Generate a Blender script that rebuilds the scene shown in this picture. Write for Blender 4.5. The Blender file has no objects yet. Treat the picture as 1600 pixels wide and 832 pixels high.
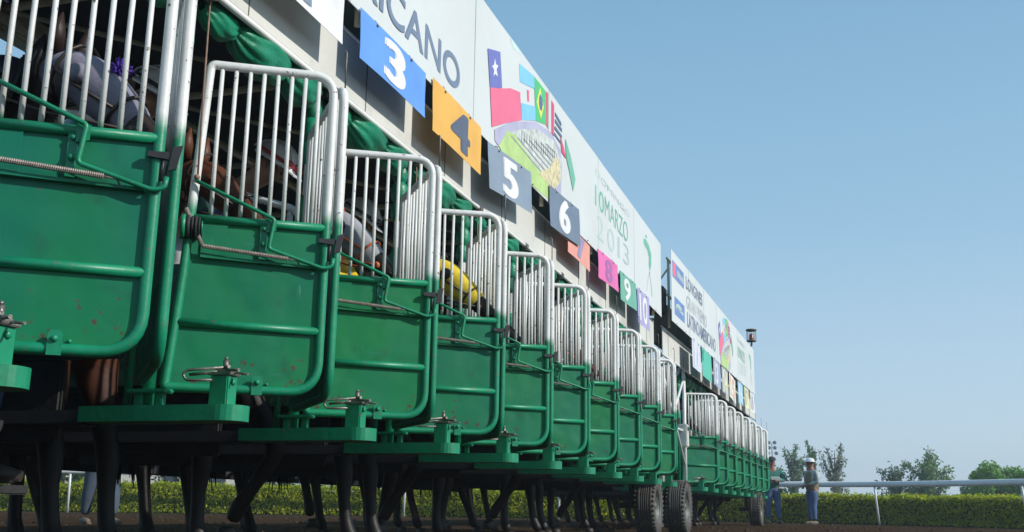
import bpy, bmesh, math, random
from mathutils import Vector, Matrix, noise
R = math.radians
rnd = random.Random(7)
scene = bpy.context.scene
col = scene.collection

# ------------------------------------------------------------------ camera
cam_d = bpy.data.cameras.new("camera"); cam = bpy.data.objects.new("camera", cam_d); col.objects.link(cam)
yaw, pitch, roll = -.3124, .2267, .0162
fw = Vector((math.sin(yaw)*math.cos(pitch), math.cos(yaw)*math.cos(pitch), math.sin(pitch)))
rt = Vector((math.cos(yaw), -math.sin(yaw), 0)); up = rt.cross(fw)
rt2 = rt*math.cos(roll) + up*math.sin(roll); up2 = up*math.cos(roll) - rt*math.sin(roll)
M = Matrix.Identity(4)
for i in range(3):
    M[i][0], M[i][1], M[i][2] = rt2[i], up2[i], -fw[i]
M.translation = (2.08, 0, .30)
cam.matrix_world = M
cam_d.sensor_width = 36; cam_d.lens = 1638.6/1600*36; cam_d.clip_start = .05; cam_d.clip_end = 3000
scene.camera = cam

# ------------------------------------------------------------------ light
w = bpy.data.worlds.new("World"); scene.world = w; w.use_nodes = True
nt = w.node_tree; nt.nodes.clear()
sky = nt.nodes.new('ShaderNodeTexSky'); sky.sky_type = 'NISHITA'; sky.sun_disc = False
sunv = Vector((math.cos(R(31))*math.cos(R(-3)), math.cos(R(31))*math.sin(R(-3)), math.sin(R(31))))
sky.sun_elevation = math.asin(sunv.z); sky.sun_rotation = math.atan2(sunv.x, sunv.y)
sky.air_density = 1.0; sky.dust_density = .7; sky.ozone_density = 1.0; sky.altitude = 0
bg = nt.nodes.new('ShaderNodeBackground'); bg.inputs['Strength'].default_value = .10
out = nt.nodes.new('ShaderNodeOutputWorld')
tcw = nt.nodes.new('ShaderNodeTexCoord'); sp_ = nt.nodes.new('ShaderNodeSeparateXYZ'); nt.links.new(tcw.outputs['Generated'], sp_.inputs[0])
rw = nt.nodes.new('ShaderNodeValToRGB'); nt.links.new(sp_.outputs[2], rw.inputs[0])
e_ = rw.color_ramp.elements; SK = [(0, (4.6, 5.8, 6.8)), (.06, (4.3, 5.65, 6.8)), (.25, (2.6, 4.5, 6.1)), (.5, (1.6, 3.4, 5.1)), (1, (1.0, 2.3, 3.8))]
e_[0].position = 0; e_[1].position = 1
for p_, c_ in SK[1:-1]: e_.new(p_)
for k_, (p_, c_) in enumerate(SK): e_[k_].color = (*[v/8 for v in c_], 1)
sc_ = nt.nodes.new('ShaderNodeVectorMath'); sc_.operation = 'SCALE'; sc_.inputs['Scale'].default_value = 8; nt.links.new(rw.outputs[0], sc_.inputs[0])
mw = nt.nodes.new('ShaderNodeMix'); mw.data_type = 'RGBA'; mw.inputs[0].default_value = .8
nt.links.new(sky.outputs[0], mw.inputs[6]); nt.links.new(sc_.outputs[0], mw.inputs[7])
nt.links.new(mw.outputs[2], bg.inputs[0]); nt.links.new(bg.outputs[0], out.inputs[0])
sd = bpy.data.lights.new("sun", 'SUN'); sd.energy = 3.1; sd.angle = R(.55); sd.color = (1, .95, .87)
sun = bpy.data.objects.new("sun", sd); col.objects.link(sun)
sun.rotation_euler = sunv.to_track_quat('Z', 'Y').to_euler()
vs = scene.view_settings
vs.view_transform = 'Standard'; vs.look = 'None'; vs.gamma = 1; vs.exposure = .42; vs.use_curve_mapping = False
scene.render.engine = 'CYCLES'
scene.cycles.max_bounces = 6; scene.cycles.diffuse_bounces = 4; scene.cycles.glossy_bounces = 2
scene.cycles.transparent_max_bounces = 6

# ------------------------------------------------------------------ materials
def srgb(r, g, b):
    f = lambda c: (c/255/12.92) if c/255 <= .04045 else ((c/255+.055)/1.055)**2.4
    return (f(r), f(g), f(b), 1)
def nodes(name):
    m = bpy.data.materials.new(name); m.use_nodes = True
    t = m.node_tree; b = t.nodes['Principled BSDF']
    return m, t, b
def N(t, kind, **kw):
    n = t.nodes.new(kind)
    for k, v in kw.items():
        if k in n.inputs: n.inputs[k].default_value = v
        else: setattr(n, k, v)
    return n
def mixc(t, fac, a, b):
    n = t.nodes.new('ShaderNodeMix'); n.data_type = 'RGBA'
    for s, v in ((0, fac), (6, a), (7, b)):
        if hasattr(v, 'links'): t.links.new(v, n.inputs[s])
        else: n.inputs[s].default_value = v
    return n.outputs[2]
def ramp(t, src, p0, p1, c0=(0,0,0,1), c1=(1,1,1,1)):
    n = t.nodes.new('ShaderNodeValToRGB'); e = n.color_ramp.elements
    e[0].position, e[1].position = p0, p1; e[0].color, e[1].color = c0, c1
    t.links.new(src, n.inputs[0]); return n.outputs[0]
def mat(name, c, rough=.6, var=.25, scale=6, bump=0, bscale=60, metal=0, spec=.5, dirt=None, dscale=3, dlo=.55, dhi=.7):
    m, t, b = nodes(name)
    tc = N(t, 'ShaderNodeTexCoord')
    n1 = N(t, 'ShaderNodeTexNoise', Scale=scale, Detail=6.0); t.links.new(tc.outputs['Object'], n1.inputs['Vector'])
    lo = tuple(x*(1-var) for x in c[:3]) + (1,); hi = tuple(min(1, x*(1+var)) for x in c[:3]) + (1,)
    cc = ramp(t, n1.outputs[0], .3, .7, lo, hi)
    if dirt:
        n2 = N(t, 'ShaderNodeTexNoise', Scale=dscale, Detail=8.0, Roughness=.7); t.links.new(tc.outputs['Object'], n2.inputs['Vector'])
        cc = mixc(t, ramp(t, n2.outputs[0], dlo, dhi), cc, dirt)
    t.links.new(cc, b.inputs['Base Color'])
    b.inputs['Roughness'].default_value = rough; b.inputs['Metallic'].default_value = metal
    b.inputs['Specular IOR Level'].default_value = spec
    if bump:
        n3 = N(t, 'ShaderNodeTexNoise', Scale=bscale, Detail=5.0); t.links.new(tc.outputs['Object'], n3.inputs['Vector'])
        bp = N(t, 'ShaderNodeBump', Strength=bump, Distance=.02); t.links.new(n3.outputs[0], bp.inputs['Height'])
        t.links.new(bp.outputs[0], b.inputs['Normal'])
    return m
GREEN = (.004, .23, .112, 1)
WHITE = (.79, .80, .78, 1)
def two_tone(name, zc, soft):
    """green enamel below zc, white sprayed above with a soft overspray edge, chips and grime"""
    m, t, b = nodes(name)
    tc = N(t, 'ShaderNodeTexCoord'); sx = N(t, 'ShaderNodeSeparateXYZ'); t.links.new(tc.outputs['Object'], sx.inputs[0]); gp = N(t, 'ShaderNodeNewGeometry')
    nz = N(t, 'ShaderNodeTexNoise', Scale=9.0, Detail=4.0); t.links.new(gp.outputs['Position'], nz.inputs['Vector'])
    ad = N(t, 'ShaderNodeMath', operation='MULTIPLY_ADD'); t.links.new(nz.outputs[0], ad.inputs[0]); ad.inputs[1].default_value = .07
    t.links.new(sx.outputs[2], ad.inputs[2])
    mr = N(t, 'ShaderNodeMapRange'); t.links.new(ad.outputs[0], mr.inputs[0]); mr.interpolation_type = 'SMOOTHSTEP'
    mr.inputs[1].default_value = zc+.035-soft; mr.inputs[2].default_value = zc+.035+soft
    n1 = N(t, 'ShaderNodeTexNoise', Scale=7.0, Detail=8.0, Roughness=.65); t.links.new(gp.outputs['Position'], n1.inputs['Vector'])
    g = ramp(t, n1.outputs[0], .3, .75, tuple(x*.8 for x in GREEN[:3])+(1,), tuple(x*1.25 for x in GREEN[:3])+(1,))
    wv = ramp(t, n1.outputs[0], .3, .7, (.64, .645, .62, 1), (.80, .81, .795, 1))
    c = mixc(t, mr.outputs[0], g, wv)
    n2 = N(t, 'ShaderNodeTexNoise', Scale=38.0, Detail=4.0); t.links.new(gp.outputs['Position'], n2.inputs['Vector'])
    c = mixc(t, ramp(t, n2.outputs[0], .66, .70), c, (.16, .12, .085, 1))
    t.links.new(c, b.inputs['Base Color']); b.inputs['Roughness'].default_value = .42
    bp = N(t, 'ShaderNodeBump', Strength=.12, Distance=.01); t.links.new(n2.outputs[0], bp.inputs['Height']); t.links.new(bp.outputs[0], b.inputs['Normal'])
    return m
def worn_sheet(name):
    m, t, b = nodes(name); gp = N(t, 'ShaderNodeNewGeometry'); P = gp.outputs['Position']
    def noise_(sc, det=5.0, rough=.6, stretch=None):
        n = N(t, 'ShaderNodeTexNoise', Scale=sc, Detail=det, Roughness=rough); src = P
        if stretch:
            mp = N(t, 'ShaderNodeMapping'); mp.inputs['Scale'].default_value = stretch; mp.inputs['Rotation'].default_value = (.2, .5, .1); t.links.new(P, mp.inputs[0]); src = mp.outputs[0]
        t.links.new(src, n.inputs['Vector']); return n.outputs[0]
    c = ramp(t, noise_(1.1, 3.0), .35, .65, (.003, .20, .060, 1), (.003, .158, .098, 1))      # enamel drifting from leaf green to teal
    c = mixc(t, ramp(t, noise_(5.5, 8.0, .7), .55, .78), c, (.010, .098, .060, 1))               # grimy patches
    c = mixc(t, ramp(t, noise_(3.0, 6.0, .6, (1, 1, 9)), .66, .72), c, (.022, .185, .115, 1))     # pale scuffs
    c = mixc(t, ramp(t, noise_(7.0, 4.0, .5, (8, 8, 1)), .73, .76), c, (.05, .24, .16, 1))       # scratches
    c = mixc(t, ramp(t, noise_(16.0, 3.0), .75, .77), c, (.13, .075, .04, 1))                    # chips to rust
    sx = N(t, 'ShaderNodeSeparateXYZ'); t.links.new(P, sx.inputs[0]); zz = N(t, 'ShaderNodeMapRange'); t.links.new(sx.outputs[2], zz.inputs[0]); zz.inputs[1].default_value = .70; zz.inputs[2].default_value = 1.12; zz.inputs[3].default_value = .11; zz.inputs[4].default_value = -.06
    am = N(t, 'ShaderNodeMath', operation='ADD'); t.links.new(noise_(24.0, 5.0, .65), am.inputs[0]); t.links.new(zz.outputs[0], am.inputs[1])
    c = mixc(t, ramp(t, am.outputs[0], .66, .70), c, (.085, .060, .038, 1))                           # mud kicked up along the lower edge
    t.links.new(c, b.inputs['Base Color']); b.inputs['Specular IOR Level'].default_value = .35
    rr = ramp(t, noise_(9.0, 6.0), .3, .7, (.38, .38, .38, 1), (.65, .65, .65, 1)); t.links.new(rr, b.inputs['Roughness'])
    bp = N(t, 'ShaderNodeBump', Strength=.6, Distance=.03); t.links.new(noise_(3.2, 2.0), bp.inputs['Height']); t.links.new(bp.outputs[0], b.inputs['Normal'])
    return m
MT = dict(
 tube=two_tone('green_white_tube_paint', 1.50, .035), bars=two_tone('bar_paint', 1.462, .022),
 green=two_tone('green_enamel', 9.0, .05),
 panel=worn_sheet('worn_green_sheet'),
 tarp=mat('green_tarpaulin', (.004, .205, .105, 1), .42, .25, 5, .3, 30),
 pad=mat('dark_green_padding', (.012, .07, .045, 1), .6, .3, 5, .3, 20),
 white=mat('white_paint', WHITE, .45, .08, 5, dirt=(.45, .43, .38, 1), dscale=5, dlo=.58, dhi=.8),
 beige=mat('beige_tube_paint', (.60, .55, .42, 1), .5, .15, 5, dirt=(.2, .16, .1, 1)),
 fascia=mat('cream_sheet', (.66, .66, .61, 1), .5, .07, 2, .04, 3, dirt=(.36, .35, .3, 1), dscale=1.4, dlo=.5, dhi=.85),
 vinyl=mat('white_vinyl', (.66, .70, .70, 1), .5, .03, 1, .3, 2.2, dirt=(.60, .62, .60, 1), dscale=.8, dlo=.5, dhi=.9),
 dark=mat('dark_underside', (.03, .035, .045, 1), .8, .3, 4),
 olive=mat('olive_steel', (.12, .12, .09, 1), .7, .3, 4),
 steel=mat('weathered_steel', (.24, .22, .20, 1), .45, .35, 20, .2, 60, .7, dirt=(.12, .06, .035, 1), dscale=14),
 black=mat('black_steel', (.025, .025, .028, 1), .5, .3, 10),
 spring=mat('grimy_spring', (.34, .29, .26, 1), .5, .25, 40, 0, 60, .4),
 rust=mat('rusty_rod', (.25, .15, .11, 1), .7, .3, 30),
 rubber=mat('black_rubber', (.02, .02, .022, 1), .75, .3, 10, .2, 40),
 tyre=mat('dusty_tyre', (.075, .07, .064, 1), .9, .3, 8, .3, 40, dirt=(.18, .16, .13, 1), dscale=6),
 rim=mat('rim_paint', (.10, .12, .11, 1), .5, .2, 10),
)

# ------------------------------------------------------------------ helpers
def rotxy(v, a): return Vector((v[0]*math.cos(a)-v[1]*math.sin(a), v[0]*math.sin(a)+v[1]*math.cos(a), v[2]))
class MB:
    def __init__(s): s.v = []; s.f = []; s.sm = []
    def add(s, vs, fs, smooth=False):
        o = len(s.v); s.v += [tuple(v) for v in vs]; s.f += [tuple(i+o for i in f) for f in fs]; s.sm += [smooth]*len(fs); return s
    def box(s, a, b, m=None):
        (x0, y0, z0), (x1, y1, z1) = a, b
        vs = [Vector(p) for p in ((x0,y0,z0),(x1,y0,z0),(x1,y1,z0),(x0,y1,z0),(x0,y0,z1),(x1,y0,z1),(x1,y1,z1),(x0,y1,z1))]
        if m: vs = [m(v) for v in vs]
        return s.add(vs, [(0,3,2,1),(4,5,6,7),(0,1,5,4),(1,2,6,5),(2,3,7,6),(3,0,4,7)])
    def bbox(s, a, b, bev=.006, m=None):
        bm = bmesh.new(); bmesh.ops.create_cube(bm, size=1)
        c = [(a[i]+b[i])/2 for i in range(3)]; d = [abs(b[i]-a[i]) for i in range(3)]
        for v in bm.verts: v.co = Vector([c[i]+v.co[i]*d[i] for i in range(3)])
        bmesh.ops.bevel(bm, geom=bm.edges[:], offset=min(bev, min(d)*.45), segments=2, affect='EDGES')
        vs = [v.co.copy() for v in bm.verts]; bm.verts.index_update()
        if m: vs = [m(v) for v in vs]
        fs = [[v.index for v in f.verts] for f in bm.faces]; bm.free()
        return s.add(vs, fs)
    def tube(s, pts, r, seg=8, closed=False, cap=True, smooth=True):
        P = [Vector(p) for p in pts]; n = len(P)
        rr = r if isinstance(r, (list, tuple)) else [r]*n
        T = []
        for i in range(n):
            a = P[(i-1) % n] if (closed or i > 0) else P[i]; b = P[(i+1) % n] if (closed or i < n-1) else P[i]
            T.append((b-a).normalized())
        ref = Vector((0,0,1)) if abs(T[0].z) < .9 else Vector((1,0,0))
        u = T[0].cross(ref).normalized(); vs = []; fs = []
        for i in range(n):
            u = (u - T[i]*u.dot(T[i])).normalized(); w_ = T[i].cross(u)
            for k in range(seg):
                a = 2*math.pi*k/seg; vs.append(P[i] + (u*math.cos(a)+w_*math.sin(a))*rr[i])
        m = n if closed else n-1
        for i in range(m):
            j = (i+1) % n
            for k in range(seg):
                k2 = (k+1) % seg; fs.append((i*seg+k, i*seg+k2, j*seg+k2, j*seg+k))
        s.add(vs, fs, smooth)
        if cap and not closed:
            o = len(s.v)-len(vs)
            s.f.append(tuple(o+k for k in range(seg))[::-1]); s.sm.append(False)
            s.f.append(tuple(o+(n-1)*seg+k for k in range(seg))); s.sm.append(False)
        return s
    def prism(s, poly, o0, o1, m):
        """poly in (a,b); m(a,b,o)->xyz"""
        n = len(poly); vs = [m(a, b, o0) for a, b in poly] + [m(a, b, o1) for a, b in poly]
        fs = [tuple(range(n))[::-1], tuple(range(n, 2*n))] + [(i, (i+1) % n, n+(i+1) % n, n+i) for i in range(n)]
        return s.add(vs, fs)
    def ball(s, c, r, seg=14, rings=9, f=None):
        rx = r if isinstance(r, (tuple, list)) else (r, r, r); vs = []; fs = []
        for i in range(rings+1):
            th = math.pi*i/rings
            for k in range(seg):
                a = 2*math.pi*k/seg; d = Vector((math.sin(th)*math.cos(a), math.sin(th)*math.sin(a), math.cos(th)))
                q = f(d) if f else 1
                vs.append(Vector((c[0]+d.x*rx[0]*q, c[1]+d.y*rx[1]*q, c[2]+d.z*rx[2]*q)))
        for i in range(rings):
            for k in range(seg):
                k2 = (k+1) % seg; fs.append((i*seg+k, (i+1)*seg+k, (i+1)*seg+k2, i*seg+k2))
        return s.add(vs, fs, True)
    def lathe(s, prof, c, axis='x', seg=32, smooth=True):
        vs = []; fs = []
        for a, r in prof:
            for k in range(seg):
                t = 2*math.pi*k/seg; p, q = r*math.cos(t), r*math.sin(t)
                d = {'x': (a, p, q), 'y': (q, a, p), 'z': (p, q, a)}[axis]
                vs.append((c[0]+d[0], c[1]+d[1], c[2]+d[2]))
        for i in range(len(prof)-1):
            for k in range(seg):
                k2 = (k+1) % seg; fs.append((i*seg+k, i*seg+k2, (i+1)*seg+k2, (i+1)*seg+k))
        return s.add(vs, fs, smooth)
    def mesh(s, name):
        me = bpy.data.meshes.new(name); me.from_pydata(s.v, [], s.f)
        me.polygons.foreach_set('use_smooth', s.sm); me.update(); return me
    def build(s, name, m, parent=None, loc=(0,0,0)):
        return link(name, s.mesh(name), m, parent, loc)
def link(name, me, m, parent=None, loc=(0,0,0)):
    if m is not None and not me.materials: me.materials.append(m)
    o = bpy.data.objects.new(name, me); col.objects.link(o); o.location = loc
    if parent: o.parent = parent
    return o
def tag(o, label=None, cat=None, group=None, kind=None):
    if label: o['label'] = label
    if cat: o['category'] = cat
    if group: o['group'] = group
    if kind: o['kind'] = kind
    return o
def empty(name, loc=(0,0,0), rz=0, parent=None):
    o = bpy.data.objects.new(name, None); col.objects.link(o); o.location = loc; o.rotation_euler = (0,0,rz)
    o.empty_display_size = .2
    if parent: o.parent = parent
    return o
def copy_tree(o, parent=None):
    c = o.copy(); col.objects.link(c); c.parent = parent
    for ch in [x for x in KIDS.get(o.name, o.children)]: copy_tree(ch, c)
    return c
KIDS = {}
def rpath(pts, rad, n=6):
    """round the inner corners of a polyline (rad: one per corner or scalar)"""
    P = [Vector(p) for p in pts]; o = [P[0]]
    for i in range(1, len(P)-1):
        r = rad[i-1] if isinstance(rad, (list, tuple)) else rad
        a = (P[i-1]-P[i]).normalized(); b = (P[i+1]-P[i]).normalized()
        if r <= 0: o.append(P[i]); continue
        p0, p2 = P[i]+a*r, P[i]+b*r
        for k in range(n+1):
            t = k/n; # circular-like quadratic/arc blend
            c = (p0*(1-t)**2 + P[i]*2*t*(1-t)*.92 + p2*t*t) / ((1-t)**2+2*t*(1-t)*.92+t*t)
            o.append(c)
    return o + [P[-1]]
def skin(verts, edges, name, sub=2, root=0):
    """verts: [(x,y,z,r)] or (x,y,z,rx,ry)"""
    me = bpy.data.meshes.new(name); me.from_pydata([v[:3] for v in verts], edges, [])
    o = bpy.data.objects.new(name, me); col.objects.link(o)
    sm = o.modifiers.new('s', 'SKIN'); sm.use_smooth_shade = True
    sv = me.skin_vertices[0].data
    for i, v in enumerate(verts):
        sv[i].radius = (v[3], v[4] if len(v) > 4 else v[3]); sv[i].use_root = (i == root)
    s2 = o.modifiers.new('d', 'SUBSURF'); s2.levels = sub; s2.render_levels = sub
    dg = bpy.context.evaluated_depsgraph_get(); r = bpy.data.meshes.new_from_object(o.evaluated_get(dg))
    bpy.data.objects.remove(o); bpy.data.meshes.remove(me)
    r.name = name
    for p in r.polygons: p.use_smooth = True
    return r
def into(mb, me):
    mb.add([v.co.copy() for v in me.vertices], [tuple(p.vertices) for p in me.polygons], True); bpy.data.meshes.remove(me); return mb
def chains(spec):
    vs, es = [], []
    idx = {}
    for ch in spec:
        prev = None
        for key in ch:
            if isinstance(key, str): i = idx[key]
            else:
                nm = key[0] if isinstance(key[0], str) else None
                p = key[1:] if nm else key
                vs.append(tuple(p)); i = len(vs)-1
                if nm: idx[nm] = i
            if prev is not None: es.append((prev, i))
            prev = i
    return vs, es

def text_mesh(s, bold=0., sx=1.):
    cu = bpy.data.curves.new('t', 'FONT'); cu.body = s; cu.size = 1; cu.offset = bold; cu.resolution_u = 6; cu.extrude = 0
    o = bpy.data.objects.new('t', cu); col.objects.link(o)
    dg = bpy.context.evaluated_depsgraph_get(); me = bpy.data.meshes.new_from_object(o.evaluated_get(dg))
    bpy.data.objects.remove(o); bpy.data.curves.remove(cu)
    vs = [(v.co.x, v.co.y) for v in me.vertices]; fs = [tuple(p.vertices) for p in me.polygons]
    bpy.data.meshes.remove(me)
    x0 = min(v[0] for v in vs); x1 = max(v[0] for v in vs); y0 = min(v[1] for v in vs); y1 = max(v[1] for v in vs)
    return [((x-x0)/(x1-x0), (y-y0)/(y1-y0)) for x, y in vs], fs

# ------------------------------------------------------------------ gate door leaves (coordinates relative to the stall's apex)
def leaf_map(H, P, out):
    H = Vector((*H, 0)); P = Vector((*P, 0)); L = (P-H).length; d = (P-H)/L
    n = Vector((d.y, -d.x, 0)) * out
    return L, (lambda s, z, o=0.: H + d*s + n*o + Vector((0, 0, z)))
ZT, ZR, ZB = 2.12, 1.44, .745
def make_leaf(near):
    L, m = leaf_map((-.44, -.30), (0, 0), 1) if near else leaf_map((-.45, .62), (.005, .092), -1)
    fr = MB(); hb = -.065 if near else .01; hr = -.03 if near else .01
    path = rpath([m(hr, 1.2), m(.01, ZT), m(L, ZT+.012), m(L, ZB), m(hb, ZB), m(hr, 1.2)], [.025, .095, .125, .02], 7)[:-1]
    fr.tube(path, .0195, 10, closed=True)
    fr.tube([m(hr/3, ZR), m(L, ZR+.005)], .018, 10)
    fr.tube([m((hb+hr)/2, 1.005), m(L, 1.0)], .0175, 10)
    root = fr.build('gate_door', MT['tube'])
    # sheet
    poly = [(hb, ZB), (L-.115, ZB)] + [(L-.115+.115*math.sin(a), ZB+.115-.115*math.cos(a)) for a in [R(q) for q in (15, 30, 45, 60, 75, 90)]] + [(L, ZR), (hr/3, ZR), (hr, 1.2)]
    p = MB().prism(poly, -.012, -.006, lambda a, b, o: m(a, b, o))
    if near:
        p.prism([(.03, 1.275), (L-.03, 1.262), (L-.03, 1.272), (.03, 1.287)], -.006, .018, lambda a, b, o: m(a, b, o))
        p.prism([(.03, 1.287), (.13, 1.285), (.13, 1.425), (.03, 1.425)], -.006, .002, lambda a, b, o: m(a, b, o))
    p.build('panel', MT['panel'], root)
    b = MB(); n = int(round((L-.06)/.0585))
    for i in range(n):
        s = .0585*(i+1)*(L-.065)/(n*.0585); jt = rnd.uniform(-.003, .003)
        top = ZT - (.0 if s < L-.09 else .02)
        b.tube([m(s, ZR), m(s+jt, (ZR+top)/2, jt), m(s, top)], .0092, 8)
    b.build('bars', MT['bars'], root)
    if near:
        s = MB(); a, c = m(.035, 1.318, .034), m(.38, 1.292, .034); n = 110
        s.tube([a.lerp(c, i/n) for i in range(n+1)], [.0105 if i % 2 else .0075 for i in range(n+1)], 8, smooth=False)
        s.tube([m(-.04, 1.47, .035), m(.035, 1.318, .034)], .0095, 8); s.tube([c, m(.42, 1.288, .028), m(.43, 1.27, .01)], .004, 6)
        s.build('spring', MT['spring'], root)
        k = MB(); k.tube(rpath([m(-.01, 1.59, .036), m(.315, 1.455, .036), m(.298, 1.33, .03), m(.53, 1.262, .03), m(.562, 1.275, .03), m(.566, 1.31, .03)], [.012, .015, .02, .012], 4), .0085, 8)
        k.build('crank_bar', MT['green'], root)
        k = MB(); k.prism([(.262, 1.285), (.292, 1.285), (.292, 1.445), (.262, 1.445)], .002, .010, lambda a, b_, o: m(a, b_, o))
        k.ball(m(.277, 1.35, .014), .012, 10, 6); k.ball(m(.277, 1.415, .014), .01, 10, 6)
        k.prism([(.285, 1.40), (.325, 1.41), (.325, 1.46), (.285, 1.46)], .010, .02, lambda a, b_, o: m(a, b_, o))
        k.build('bracket', MT['green'], root)
        k = MB(); k.prism([(.270, .725), (.312, .725), (.312, .792), (.302, .802), (.280, .802), (.270, .792)], .016, .024, lambda a, b_, o: m(a, b_, o))
        k.ball(m(.290, .775, .026), .011, 10, 6).ball(m(.33, .772, .0), .007, 8, 5)
        k.build('stop_tab', MT['steel'] if False else MT['green'], root)
        # rubber roller on the hinge side: axis along the leaf
        k = MB(); ax = (m(1, 0)-m(0, 0)); c0 = m(-.035, 1.395, .022)
        for (a0, a1, r) in ((0, .016, .05), (.02, .030, .046), (.034, .044, .05), (.048, .056, .044)):
            k.tube([c0+ax*a0, c0+ax*a1], r, 20)
        k.build('rubber_roller', MT['rubber'], root)
        k = MB(); k.tube([c0-ax*.02, c0-ax*.002], .052, 20); k.tube([c0+ax*.06, c0+ax*.066], .03, 16); k.build('roller_flange', MT['green'], root)
        k = MB(); k.prism([(L-.03, 1.375), (L+.035, 1.37), (L+.05, 1.39), (L+.03, 1.395), (L-.03, 1.392)], .012, .030, lambda a, b_, o: m(a, b_, o))
        k.tube([m(L-.022, 1.384, .022), m(L+.055, 1.384, .022)], .008, 8)
        k.prism([(L+.035, 1.33), (L+.06, 1.34), (L+.075, 1.42), (L+.045, 1.41)], .02, .035, lambda a, b_, o: m(a, b_, o))
        k.tube([m(L+.02, 1.38, .02), m(L+.015, 1.30, .016)], .006, 6)
        k.build('latch', MT['black'], root)
        k = MB(); k.tube([m(-.005, 1.60, .036), m(-.012, 2.0, .03), m(-.02, 2.62, -.02)], .0042, 6); k.ball(m(-.008, 1.605, .036), .013, 8, 6)
        k.build('release_cable', MT['rust'], root)
    else:
        k = MB(); k.tube(rpath([m(L, ZT), m(L, ZT+.17), m(L-.02, ZT+.19), m(L-.03, ZT+.17)], .01, 3), .0035, 6)
        k.build('hook_rod', MT['steel'], root)
    return root

def post_parts(parent, y):
    """beam on the ground side of a partition, its latch, the padded side and the front post; returns nothing"""
    hw = .082; xt = -.10; zt = .662; zb = .602
    poly = [(-.80, -hw), (-.80, hw)] + [(xt-hw+hw*math.cos(a), -hw*math.sin(a)) for a in [R(-90+15*i) for i in range(13)]]
    f = MB().prism(poly[::-1], zb, zt, lambda a, b, o: Vector((a, y+b, o)))
    fb = f.build('floor_beam', MT['green'], parent)
    MB().bbox((-3.0, y-.05, zb-.01), (-.802, y+.05, zt-.01), .008).build('floor_rail', MT['dark'], parent)
    k = MB()
    for xx in (-.575, -.475): k.bbox((xx, y-.05, zt-.001), (xx+.03, y-.02, zt+.055), .004)
    k.bbox((-.60, y-.065, zt+.05), (-.42, y-.008, zt+.066), .004)
    k.build('hinge_bracket', MT['green'], fb)
    k = MB().bbox((-.245, y-.04, zt-.002), (-.165, y+.03, .776), .005); k.ball((-.162, y-.005, .752), (.008, .012, .012), 10, 6)
    k.build('latch_post', MT['green'], fb)
    k = MB().bbox((-.255, y-.045, .777), (-.155, y+.035, .790), .003).bbox((-.235, y-.03, .790), (-.17, y+.02, .802), .003)
    k.tube([(-.20, y-.005, .80), (-.20, y-.005, .838)], .011, 8).tube([(-.20, y-.005, .838), (-.20, y-.005, .85)], .007, 8)
    k.tube(rpath([(-.20, y-.02, .808), (-.335, y-.06, .796), (-.35, y-.064, .780), (-.335, y-.06, .757), (-.23, y-.045, .757)], [.01, .01, .01], 3), .0055, 6)
    k.tube([(-.22, y-.03, .790), (-.325, y-.056, .778)], .0065, 6)
    k.tube([(-.19, y-.02, .797), (-.10, y-.07, .79)], .0065, 6).tube([(-.175, y, .79), (-.085, y-.03, .778)], .005, 6)
    k.tube([(-.22, y+.01, .81), (-.17, y-.03, .81)], .007, 6)
    k.build('latch_clamp', MT['steel'], fb)
    pn = MB(); pn.bbox((-2.8, y-.045, .86), (-.66, y+.045, 1.56), .03);
    sp = pn.build('side_partition', MT['pad'], parent)
    MB().bbox((-2.75, y-.02, .53), (-.95, y+.02, .858), .01).build('underside_shade_sheet', MT['rubber'], sp)  # added black sheet standing in for the shade under the open gate
    t = MB(); t.tube(rpath([(-.56, y, 1.5), (-.56, y, 1.78), (-1.1, y, 1.95), (-2.85, y, 1.95)], [.1, .1], 4), .02, 8)
    for xx in (-.64, -1.4, -2.1, -2.8): t.tube([(xx, y, .66), (xx, y, 1.95 if xx < -1 else 1.78)], .016, 6)
    t.build('side_rail', MT['tube'], sp)
    t = MB(); t.tube(rpath([(-.545, y, .66), (-.545, y, 2.40), (-.50, y, 2.53)], [.05], 4), .026, 10)
    fp = t.build('front_post', MT['tube'], parent)
    for z0, z1, r in ((2.03, 2.16, .05), (2.15, 2.29, .054), (2.28, 2.41, .05), (1.62, 1.86, .045)):
        t = MB(); pr = []
        for i in range(9):
            a = i/8; pr.append((z0+(z1-z0)*a, .028+(r-.028)*math.sin(math.pi*a)**.45))
        t.lathe(pr, (-.545, y, 0), 'z', 14)
        t.build('pad_sleeve', MT['tarp'], fp)

def roll_pad(parent, y0):
    mb = MB()
    for a, b, r in ((.08, .34, .075), (.32, .79, .120), (.76, 1.11, .110)):
        n = 22; seg = 56; vs = []; fs = []; ph = rnd.uniform(0, 6)
        for i in range(n+1):
            t = i/n; rr = .02 + (r-.02)*math.sin(math.pi*t)**.5
            for k in range(seg):
                th = 2*math.pi*k/seg
                wr = 1 + (.04+.24*(1-math.sin(math.pi*t)))*(abs(math.sin(6*th+ph+.9*math.sin(5*t+ph)))-.5) + .05*math.sin(5*th+9*t+ph) + .02*noise.noise((th*2, t*6, y0))
                q = rr*wr
                vs.append((-.515+q*.82*math.cos(th), y0+a+(b-a)*t, 2.415-.015*math.sin(math.pi*t)+q*math.sin(th)*(1.1 if math.sin(th) < 0 else .7)))
        for i in range(n):
            for k in range(seg):
                k2 = (k+1) % seg; fs.append((i*seg+k, i*seg+k2, (i+1)*seg+k2, (i+1)*seg+k))
        mb.add(vs, fs, True)
    return mb.build('roll_pad', MT['tarp'], parent)

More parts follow.
